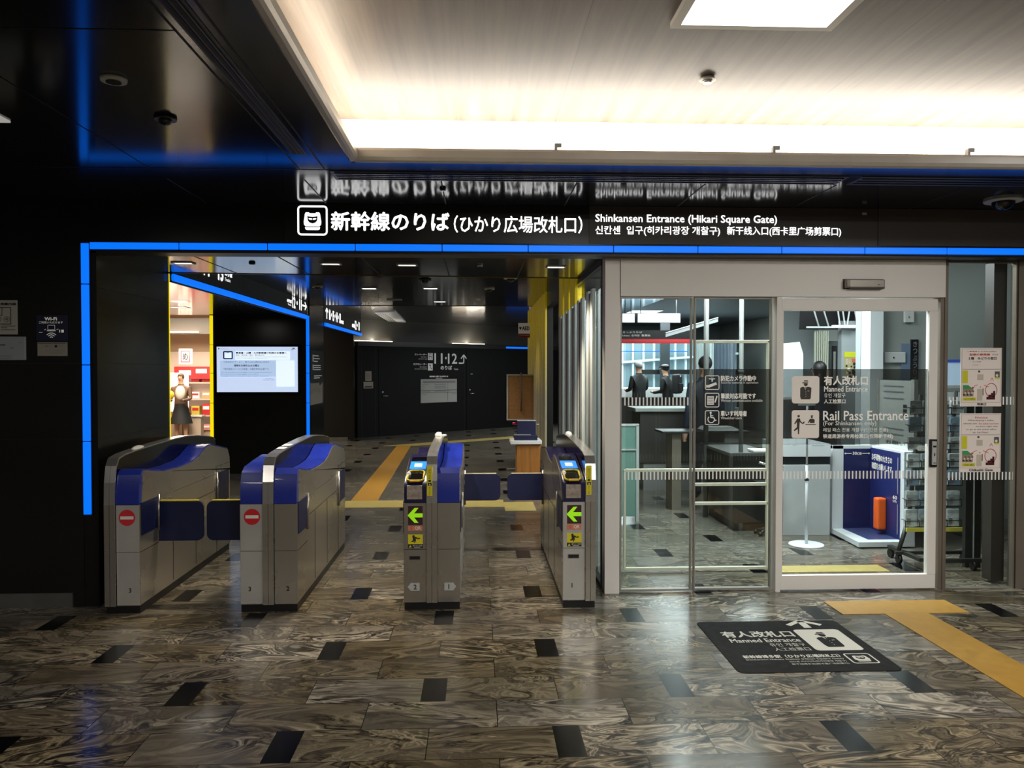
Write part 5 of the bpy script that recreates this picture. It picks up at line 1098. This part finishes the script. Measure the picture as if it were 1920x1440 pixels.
# inner glass screen with rails
t = thing('inner_glass_screen', 'inner glass sliding panel with pale horizontal rails behind the fixed glass', 'glass panel', (1.66, 6.0, 0))
b = B(); b.face([(1.12, 6.0, .03), (2.2, 6.0, .03), (2.2, 6.0, 1.75), (1.12, 6.0, 1.75)]); b.done('pane', GL_in, t)
M_rail = mat('rail_cream', (206, 202, 182), 0.4, emit=0.06)
for x0, z, x1 in ((1.62, 1.75, 2.23), (1.12, .775, 2.2), (1.64, .665, 2.2), (1.64, .52, 2.22), (1.12, .025, 2.21)): B().box(x0, 5.985, z - .011, x1, 6.015, z + .011, 0.003).done('rail', M_rail, t)
b = B(); b.box(2.2, 5.985, 0.02, 2.225, 6.015, 1.76, 0.003); b.box(1.105, 5.985, 0.02, 1.122, 6.015, .78, 0.002); b.done('stile', M_rail, t)
b = B(); b.cyl((2.505, 7.5, 0), (2.505, 7.5, 2.8), .021, n=16); b.cyl((2.505, 7.5, 1.50), (2.505, 7.5, 1.53), .026, n=16, m=0); tag(b.done('ceiling_pole', mat('pole_pale', (128, 130, 128), 0.5)), 'slim pale pole from floor to ceiling behind the pictogram glass', 'pole')
b = B(); b.cyl((2.37, 8.2, 0), (2.37, 8.2, 2.8), .026, n=16); tag(b.done('ceiling_pole', mat('pole_grey', (84, 86, 85), 0.5)), 'grey pole from floor to ceiling left of the slim pale pole', 'pole')
# curtains, dark doorway, posters, white board inside
def curtain(label, x0, x1, y, z0, z1, m):
    b = B(); n = 28; pts = []
    for i in range(n + 1): pts.append((x0 + (x1 - x0) * i / n, y + .02 * sin(i * 1.6)))
    for p, q in zip(pts[:-1], pts[1:]): b.face([(p[0], p[1], z0), (q[0], q[1], z0), (q[0], q[1], z1), (p[0], p[1], z1)])
    tag(b.done('curtain', m, smooth=True), label, 'curtain')
curtain('cream curtain hanging behind the sliding door glass', 4.06, 4.24, 9.5, 0.9, 2.0, mat('cream_cloth', (168, 172, 158), 0.8))
curtain('white curtain hanging behind the fixed glass, left side', 2.60, 2.84, 9.5, 1.0, 1.86, mat('white_cloth', (186, 196, 196), 0.8))
curtain('grey blue curtain hanging behind the fixed glass, middle', 2.86, 3.14, 9.6, 1.0, 1.86, mat('blue_cloth', (96, 110, 124), 0.8))
t = thing('white_board', 'bright white projection board behind the sliding door at left', 'whiteboard', (3.8, 9.5, 1.2))
b = B(); b.prism([(3.5, 1.20), (3.93, 1.20), (3.93, 1.72), (3.885, 1.865), (3.5, 1.83)], 9.5, 9.53, 'y'); b.done('board', mat('board_white', (214, 226, 232), 0.5, emit=0.3, ecol=(210, 226, 236)), t)
b = B(); b.box(3.5, 9.49, 1.17, 3.95, 9.54, 1.20); b.done('ledge', M_lgrey, t)
t = thing('truss', 'white triangular ceiling truss against the black void inside the door', 'truss', (4.2, 9.4, 2.03))
b = B()
b.box(3.95, 9.44, 2.40, 4.75, 9.47, 2.43); b.box(3.95, 9.44, 2.03, 4.60, 9.47, 2.05)
for x0, x1 in ((3.98, 4.10), (4.10, 4.22), (4.30, 4.36), (4.36, 4.42), (4.50, 4.44), (4.50, 4.58)): b.cyl((x0, 9.45, 2.42), (x1, 9.45, 2.04), .010, n=8)
b.done('lattice', M_owhite, t)
b = B(); b.box(3.93, 9.62, 2.02, 4.62, 9.64, 2.6); b.done('void_panel', M_dark, t)
b = B(); b.box(4.24, 9.36, 2.035, 4.52, 9.42, 2.06); tag(b.done('tube_lamp', M_tube), 'thin bright tube lamp under the white truss', 'lamp')
t = thing('shelf_posters', 'dark cabinet with two narrow upright posters behind the sliding door', 'cabinet', (4.28, 9.6, 0))
b = B(); b.box(4.22, 9.6, 0.0, 4.40, 9.8, 1.88); b.done('cabinet', mat('cab_grey', (70, 76, 78), 0.5), t)
b = B(); b.box(4.23, 9.59, 1.30, 4.29, 9.6, 1.82); b.box(4.23, 9.588, 1.30, 4.29, 9.59, 1.52, m=1); b.done('poster_orange', [M_dark, mat('coral', (206, 96, 70), 0.5)], t)
b = B(); b.box(4.325, 9.59, 1.30, 4.385, 9.6, 1.82); b.box(4.34, 9.588, 1.35, 4.37, 9.59, 1.75, m=1); b.done('poster_black', [M_dark, M_grey], t)
t = thing('event_poster', 'yellow and black illustrated poster on the grey wall inside the door', 'poster', (4.55, 9.49, 1.47))
b = B(); b.box(4.43, 9.49, 1.40, 4.63, 9.498, 1.745); b.done('sheet', mat('poster_tan2', (170, 160, 120), 0.6), t)
b = B(plane_xz(9.49)); b.rect(4.43, 1.68, 4.63, 1.745, 2, 1).rect(4.52, 1.62, 4.62, 1.66, 1, 1).text('白い', 4.45, 1.60, 4.52, 1.66, 3, 2)
for i in range(26):
    x = 4.45 + .16 * random.random(); z = 1.42 + .18 * random.random(); r = .01 + .012 * random.random(); b.disc(x, z, r, (0, 0, 3)[i % 3], 2 + i * .05, n=7)
b.done('print', [M_ink, mat('coral', (206, 96, 70), 0.5), mat('poster_lime', (196, 200, 40), 0.6), M_paper], t)
for x, z0, z1, w, l, m in ((4.02, 1.98, 2.09, .09, 'small pale square box high on the grey wall inside the door', M_lgrey), (3.83, 1.60, 1.70, .2, 'small pale control panel on the grey wall inside the door', M_lgrey)):
    b = B(); b.box(x, 7.37, z0, x + w, 7.4, z1, 0.004); b.box(x + w * .4, 7.366, z0 + .04, x + w * .45, 7.371, z0 + .055, m=1); tag(b.done('wall_box', [m, M_dark]), l, 'box')
t = thing('vertical_banner', 'narrow black vertical banner with white script on the grey wall inside', 'banner', (4.12, 7.38, 1.4))
b = B(); b.box(4.09, 7.38, 1.36, 4.16, 7.4, 1.82, 0.002); b.done('sheet', M_dark, t)
b = B(plane_xz(7.38)); 
for i, ch in enumerate('きっぷうりば'): b.text(ch, 4.105, 1.75 - .066 * i, 4.145, 1.80 - .066 * i, 0, 1)
b.done('lettering', [M_grey], t)
b = B(); b.box(4.0, 7.385, 1.30, 4.085, 7.4, 1.78); tag(b.done('wall_sheet', mat('blue_grey_sheet', (96, 112, 132), 0.5)), 'blue grey sheet on the grey wall beside the black banner', 'sheet')

# ------------------------------------------------------------------ shop at the left
M_shop = mat('shop_wall', (196, 168, 140), 0.6)
struct('wall_shop_back', M_shop, (-7.6, 17.6, 0, -4.2, 17.7, 2.7))
struct('wall_shop_left', M_shop, (-7.7, 11.2, 0, -7.6, 17.7, 2.7))
struct('wall_shop_right', M_shop, (-4.3, 11.3, 0, -4.2, 17.7, 2.7)) if False else None
struct('ceiling_shop', mat('shop_ceiling', (170, 140, 112), 0.5), (-8.6, 11.2, 2.66, -3.62, 17.8, 2.7))
struct('trim_14', mat('shop_beam', (100, 92, 84), 0.5), (-7.6, 15.5, 2.20, -4.2, 15.7, 2.5))
M_shoplight = mat('shop_light', (255, 245, 230), 0.5, emit=3.5, ecol=(255, 240, 220))
for x0, y0, x1, y1, z, l in ((-5.6, 12.3, -4.2, 14.4, 2.655, 'broad bright ceiling light panel of the shop'), (-6.2, 15.42, -5.3, 15.5, 2.24, 'thin bright lamp on the shop beam')):
    b = B(); b.box(x0, y0, z - .02, x1, y1, z); tag(b.done('shop_lamp', M_shoplight), l, 'lamp')
def px(x, y, Y):     # helper used while measuring: where a photo point lies on a plane of given depth
    a = atan(65 / 1500); p = atan(30 / 1500)
    f = Vector((sin(a) * cos(p), cos(a) * cos(p), -sin(p))); r = Vector((cos(a), -sin(a), 0)); u = r.cross(f)
    d = f + r * ((x - 960) / 1500) - u * ((y - 720) / 1500); k = Y / d.y
    return d.x * k, d.z * k + 1.55
t = thing('shop_sign', 'small white square sign with one red framed character in the shop', 'sign', (-5.85, 16.4, 1.6))
x0, z1 = px(337, 656, 16.4); x1, z0 = px(358, 681, 16.4)
b = B(); b.box(x0 - .02, 16.4, z0 - .02, x1 + .02, 16.44, z1 + .02, 0.004); b.done('panel', mat('shop_white', (235, 225, 215), 0.5, emit=0.35), t)
b = B(plane_xz(16.4)); b.frame(x0 + .02, z0 + .02, x1 - .02, z1 - .02, .005, .018, 1, 1); b.text('め', x0 + .06, z0 + .06, x1 - .06, z1 - .06, 0, 1, bold=.004); b.done('lettering', [M_ink, M_red], t)
t = thing('shop_shelf', 'bright stepped shop shelf with pale boards', 'shelf', (-5.7, 17.3, 0))
b = B(); b.box(-6.9, 17.3, 0.0, -4.6, 17.6, .22); b.done('base', mat('shelf_pale', (200, 180, 160), 0.5), t)
for z in (.55, .90, 1.25): B().box(-6.9, 17.25, z - .03, -4.6, 17.6, z).done('board', mat('shelf_pale', (200, 180, 160), 0.5), t)
b = B(); b.box(-6.9, 17.55, .22, -4.6, 17.6, 1.9); b.done('back', mat('shelf_back', (214, 196, 180), 0.5, emit=0.12), t)
scol = [mat('pack_red', (186, 36, 40), 0.5), mat('pack_white', (232, 222, 214), 0.5, emit=0.2), mat('pack_tan', (190, 150, 100), 0.5), mat('pack_brown', (96, 54, 36), 0.5), mat('pack_pink', (220, 150, 140), 0.5), mat('pack_yellow', (206, 190, 70), 0.5)]
k = 0
for zi, z in enumerate((.22, .55, .90, 1.25)):
    for j in range(9):
        x = -6.75 + .225 * j; h = .12 + .13 * random.random(); c = scol[(j + 2 * zi) % 6] if zi < 3 else scol[(0, 0, 1)[j % 3]]
        b = B(); b.box(x, 17.27, z + .003, x + .17, 17.45, z + h, 0.004); b.box(x + .02, 17.266, z + h * .5, x + .15, 17.27, z + h * .8, m=1)
        tag(b.done('gift_box', [c, scol[(j + 3) % 6]]), 'gift box on the %s shop shelf, %s from its left' % (('bottom', 'second', 'third', 'top')[zi], ('first', 'second', 'third', 'fourth', 'fifth', 'sixth', 'seventh', 'eighth', 'ninth')[j]), 'gift box', 'gift boxes on the shop shelf'); k += 1
t = thing('shop_banner', 'red and white shop banner above the shelves', 'banner', (-5.6, 17.2, 1.3))
b = B(); b.box(-6.4, 17.2, 1.32, -4.8, 17.22, 1.58); b.done('cloth', scol[0], t)
b = B(plane_xz(17.2)); b.rect(-5.95, 1.44, -5.72, 1.53, 0, 1).rect(-5.45, 1.46, -5.2, 1.55, 0, 1).rect(-6.3, 1.40, -6.05, 1.5, 0, 1); b.done('tag_print', [M_paper], t)
t = thing('shop_lightbox', 'glaring white display case in the shop at left', 'display case', (-6.2, 16.8, .9))
b = B(); b.box(-6.45, 16.6, .66, -5.95, 16.78, 1.45, 0.01); b.done('glow_panel', mat('case_glow', (255, 240, 225), 0.5, emit=1.6), t)
b = B(); b.box(-6.47, 16.59, .582, -5.93, 16.79, .66); b.done('base', scol[2], t)
t = thing('shop_counter', 'pale wooden shop counter with a brown panel', 'counter', (-5.9, 16.6, 0))
b = B(); b.box(-6.6, 16.6, 0, -5.65, 16.78, .55, 0.01); b.box(-6.02, 16.595, .08, -5.90, 16.6, .42, m=1); b.done('front', [mat('shelf_pale', (200, 180, 160), 0.5), scol[3]], t)
b = B(); b.box(-6.63, 16.57, .55, -5.62, 16.8, .58); b.done('worktop', M_white, t)

# ------------------------------------------------------------------ people
def skin_body(joints, edges, radii, name, mats, parent, split):
    me = bpy.data.meshes.new(name + '_cage'); me.from_pydata([Vector(j) for j in joints], edges, [])
    o = bpy.data.objects.new(name + '_cage', me); COL.objects.link(o)
    md = o.modifiers.new('skin', 'SKIN'); md.use_smooth_shade = True
    for v, r in zip(me.skin_vertices[0].data, radii): v.radius = (r[0], r[1]) if isinstance(r, tuple) else (r, r)
    me.skin_vertices[0].data[0].use_root = True
    o.modifiers.new('sub', 'SUBSURF').levels = 2
    dg = bpy.context.evaluated_depsgraph_get(); dg.update()
    m2 = bpy.data.meshes.new_from_object(o.evaluated_get(dg)); m2.name = name
    bpy.data.objects.remove(o); bpy.data.meshes.remove(me)
    m2.materials.clear()
    for m in mats: m2.materials.append(m)
    for p in m2.polygons:
        p.use_smooth = True; p.material_index = split(p.center)
    b = bpy.data.objects.new(name, m2); COL.objects.link(b); b.parent = parent
    return b
M_skin = mat('skin', (196, 150, 122), 0.6)
def person(label, loc, rz, jacket, trousers, hair, height=1.65, cap=False, skirt=False, arms='down', lean=0.0, long_hair=False, group=None):
    t = thing('person', label, 'person', loc, group); t.rotation_euler = (0, 0, rz); t['_o'] = [0, 0, 0]
    k = height / 1.70; L = lean
    J = [(0, 0, .93), (0, L*.3, 1.12), (0, L*.7, 1.33), (0, L, 1.43), (0, L*1.15 + .01, 1.52), (0, L*1.2 + .02, 1.60), (0, L*1.2 + .015, 1.68)]
    E = [(0, 1), (1, 2), (2, 3), (3, 4), (4, 5), (5, 6)]
    R = [(.15, .11), (.145, .105), (.17, .11), (.09, .07), (.052, .055), (.072, .085), (.065, .078)]
    for s in (-1, 1):
        i = len(J)
        if arms == 'down': A = [(.19*s, L*.85, 1.38), (.225*s, L*.5, 1.10), (.22*s, L*.5 + .08, .86), (.215*s, L*.5 + .10, .76)]
        else: A = [(.19*s, L*.85, 1.38), (.235*s, L*.6 + .02, 1.12), (.15*s, L*.6 + .24, 1.08), (.10*s, L*.6 + .32, 1.10)]
        J += A; R += [.062, .048, .036, .038]; E += [(2, i), (i, i+1), (i+1, i+2), (i+2, i+3)]
        for f in range(3):
            c = A[3]; J.append((c[0] + .012 * (f - 1), c[1] + (.05 if arms != 'down' else .015 * f), c[2] - (.06 if arms == 'down' else .01 * f))); R.append(.010); E.append((i + 3, len(J) - 1))
        i = len(J)
        J += [(.09*s, 0, .86), (.10*s, .012, .48), (.105*s, -.01, .10), (.11*s, .07, .045), (.115*s, .15, .035)]
        R += [(.088, .09), .062, .045, (.042, .035), (.040, .03)]; E += [(0, i), (i, i+1), (i+1, i+2), (i+2, i+3), (i+3, i+4)]
    J = [(x*k, y*k, z*k) for x, y, z in J]; R = [(r[0]*k, r[1]*k) if isinstance(r, tuple) else r*k for r in R]
    def sp(c):
        z = c.z / k
        if z > 1.475: return 0
        if abs(c.x) / k > .2 and z < .86 and arms == 'down': return 0
        if arms != 'down' and c.y / k > L*.6 + .27: return 0
        if z > .90: return 1
        if z < .085: return 3
        return 2
    skin_body(J, E, R, 'body', [M_skin, jacket, trousers if not skirt else M_skin, M_dark], t, sp)
    hy = (L*1.2 + .015) * k
    b = B(); b.ball((0, hy - .012*k, 1.645*k), .092*k, (.84, 1.02, 1.0)); 
    for v in list(b.bm.verts):
        if v.co.y > hy + .055*k and v.co.z < 1.66*k: v.co.y = hy + .03*k
        if v.co.z < 1.58*k and not long_hair: v.co.z = 1.58*k
        if long_hair and v.co.z < 1.60*k: v.co.z -= .12*k; v.co.y = min(v.co.y, hy - .01)
    if long_hair: b.ball((0, hy - .045*k, 1.50*k), .075*k, (1.0, .62, 1.9))
    b.done('hair', hair, t, smooth=True)
    b = B(); b.ball((0, hy + .092*k, 1.615*k), .013*k, (.8, 1, 1.4), n=8); 
    b.done('nose', M_skin, t)
    b = B()
    for s in (-1, 1): b.ball((.03*k*s, hy + .082*k, 1.64*k), .009*k, n=8)
    b.done('eyes', M_dark, t)
    b = B(); b.box(-.022*k, hy + .080*k, 1.572*k, .022*k, hy + .088*k, 1.579*k); b.done('mouth', M_redf, t)
    if cap:
        b = B(); b.ball((0, hy - .005, 1.675*k), .10*k, (.92, 1.05, .62)); b.cyl((0, hy + .09*k, 1.668*k), (0, hy + .10*k, 1.678*k), .07*k, n=16); b.done('cap', M_dark, t, smooth=True)
    if skirt:
        b = B(); b.cyl((0, 0, .52*k), (0, 0, 1.0*k), .26*k, .14*k, 24); b.done('skirt', trousers, t, smooth='angle')
    return t
M_jk = mat('jacket_black', (20, 22, 24), 0.7); M_jk2 = mat('jacket_dark', (28, 30, 34), 0.7); M_hair = mat('hair_black', (16, 14, 14), 0.5); M_tr = mat('trousers_dark', (30, 30, 34), 0.7); M_uni = mat('uniform_navy', (34, 40, 54), 0.6); M_hairg = mat('hair_grey', (150, 150, 150), 0.6)
person('person in a black jacket with pale hair standing at the white counter, left one', (3.48, 17.1, 0), 0.5, M_jk, M_tr, M_hairg, 1.66, arms='up')
person('person in a black cap and jacket standing at the white counter, bent over a phone', (4.12, 17.1, 0), 0.9, M_jk, M_tr, M_hair, 1.60, cap=True, arms='up', lean=.06)
t = thing('backpack', 'black backpack worn by the person in the black cap', 'backpack', (4.275, 16.975, 1.0)); t.rotation_euler = (0, 0, .9); t['_o'] = [0, 0, 0]
b = B(); b.box(-.13, -.08, 0, .13, .07, .42, .05, seg=3); b.done('pack', M_jk2, t, smooth='angle')
b = B(); b.box(-.09, -.115, .05, .09, -.07, .22, .02); b.done('pocket', M_jk, t)
b = B(); b.box(-.02, -.088, .36, .02, -.078, .40); b.done('tag', M_paper, t)
person('person in dark clothes standing behind the pictogram glass, mostly hidden by the film', (2.65, 9.2, 0), 0.3, M_uni, M_tr, M_hair, 1.66)
person('person with dark hair in a dark uniform behind the counter inside the sliding door', (3.98, 9.9 - .75, 0), 0.5, M_uni, M_tr, M_hair, 1.60, long_hair=True)
person('shop assistant in a black skirt standing among the warm shop shelves', (-5.95, 16.35, 0), pi, mat('blouse_brown', (110, 84, 66), 0.7), M_jk, mat('hair_brown', (80, 62, 46), 0.6), 1.42, skirt=True, arms='up')
t = thing('shopping_bag', 'white and yellow bag held by the shop assistant', 'bag', (-5.9, 15.95, .95))
b = B(); b.ball((-5.83, 15.98, 1.06), .13, (.75, .6, 1.1)); b.done('pouch', mat('bag_white', (225, 215, 200), 0.6), t)
b = B(); b.ball((-6.05, 16.0, 1.02), .10, (1, .6, .9)); b.done('side_pouch', mat('bag_yellow', (200, 170, 60), 0.6), t)

# ------------------------------------------------------------------ lighting
def area(loc, size, power, rot=(0, 0, 0), col=(1, .93, .84), sy=None, spread=pi):
    l = bpy.data.lights.new('area', 'AREA'); l.energy = power; l.color = col; l.shape = 'RECTANGLE'; l.size = size; l.size_y = sy or size; l.spread = spread
    o = bpy.data.objects.new('area', l); COL.objects.link(o); o.location = loc; o.rotation_euler = rot; return o
def spot(loc, power, col=(1, .88, .70), ang=95, blend=.7, target=None):
    l = bpy.data.lights.new('spot', 'SPOT'); l.energy = power; l.color = col; l.spot_size = radians(ang); l.spot_blend = blend; l.shadow_soft_size = .04
    o = bpy.data.objects.new('spot', l); COL.objects.link(o); o.location = loc; return o
WARM = (1, .92, .80)
# cove lamps lie in the trough behind the lip and shine up
area((2.9, 4.33, 2.70), 7.2, 125, (pi, 0, 0), WARM, .10)
area((-0.705, 0.2, 2.70), .07, 45, (pi, 0, 0), (1, .88, .70), 8.2)
# further ceiling panels of the hall, behind and beside the camera
for x, y, p in ((1.09, 0.2, 90), (3.6, 0.2, 80), (3.6, 2.8, 40), (1.09, -2.4, 80), (3.6, -2.4, 70)): area((x, y, 2.90), .6, p, col=(1, .97, .92))
for x, y, p in ((-3.2, 1.2, 26), (-3.2, -1.6, 26)): area((x, y, 2.58), .5, p, col=(1, .93, .84))
for x, y in ((-2.12, 5.89), (-1.065, 5.89), (-0.516, 5.93), (0.59, 6.0)): spot((x, y, 2.28), 115 if x > -2 else 26)
for x, y in ((-1.286, 9.62), (-0.556, 9.58), (-0.535, 11.5)): spot((x, y, 2.47), 110, (1, .9, .76))
for x, y in ((-1.0, 14.0), (0.2, 15.5)): spot((x, y, 2.62), 55, (1, .9, .76))
area((-3.4, 9.7, 2.26), .3, 5)
for sc_, w_ in FARLAMPS:
    p_ = FA + FD * sc_ - FN * .36 + UP * 2.185; area(tuple(p_), w_, 9, (pi, 0, -math.atan2(FD.y, FD.x)), (1, .94, .84), .05)
spot((0.3, 11.15, 2.48), 32, (1, .92, .8))  # added spot without a fixture, brightens the cork board
COOL = (.92, .98, 1.0)
area((2.2, 6.5, 2.76), 1.0, 110, col=COOL); area((4.6, 6.4, 2.76), .8, 7, col=COOL); area((2.6, 8.1, 2.76), 1.0, 120, col=COOL); area((4.3, 8.3, 2.76), .8, 34, col=COOL); area((3.6, 13.2, 2.76), 2.4, 150, col=COOL); area((3.8, 17.6, 2.76), 3.0, 420, col=COOL)
area((-5.4, 14.2, 2.6), 1.6, 170, col=(1, .86, .68)); area((-5.9, 16.3, 2.1), 1.0, 60, col=(1, .86, .68))
W = bpy.data.worlds.new('world'); SC.world = W; W.use_nodes = True
W.node_tree.nodes['Background'].inputs[0].default_value = (1.0, .95, .9, 1); W.node_tree.nodes['Background'].inputs[1].default_value = 0.035
SC.cycles.use_denoising = True
SC.cycles.max_bounces = 10; SC.cycles.transparent_max_bounces = 24; SC.cycles.glossy_bounces = 5
SC.cycles.sample_clamp_indirect = 6.0
for o in bpy.data.objects:
    if '_o' in o: del o['_o']
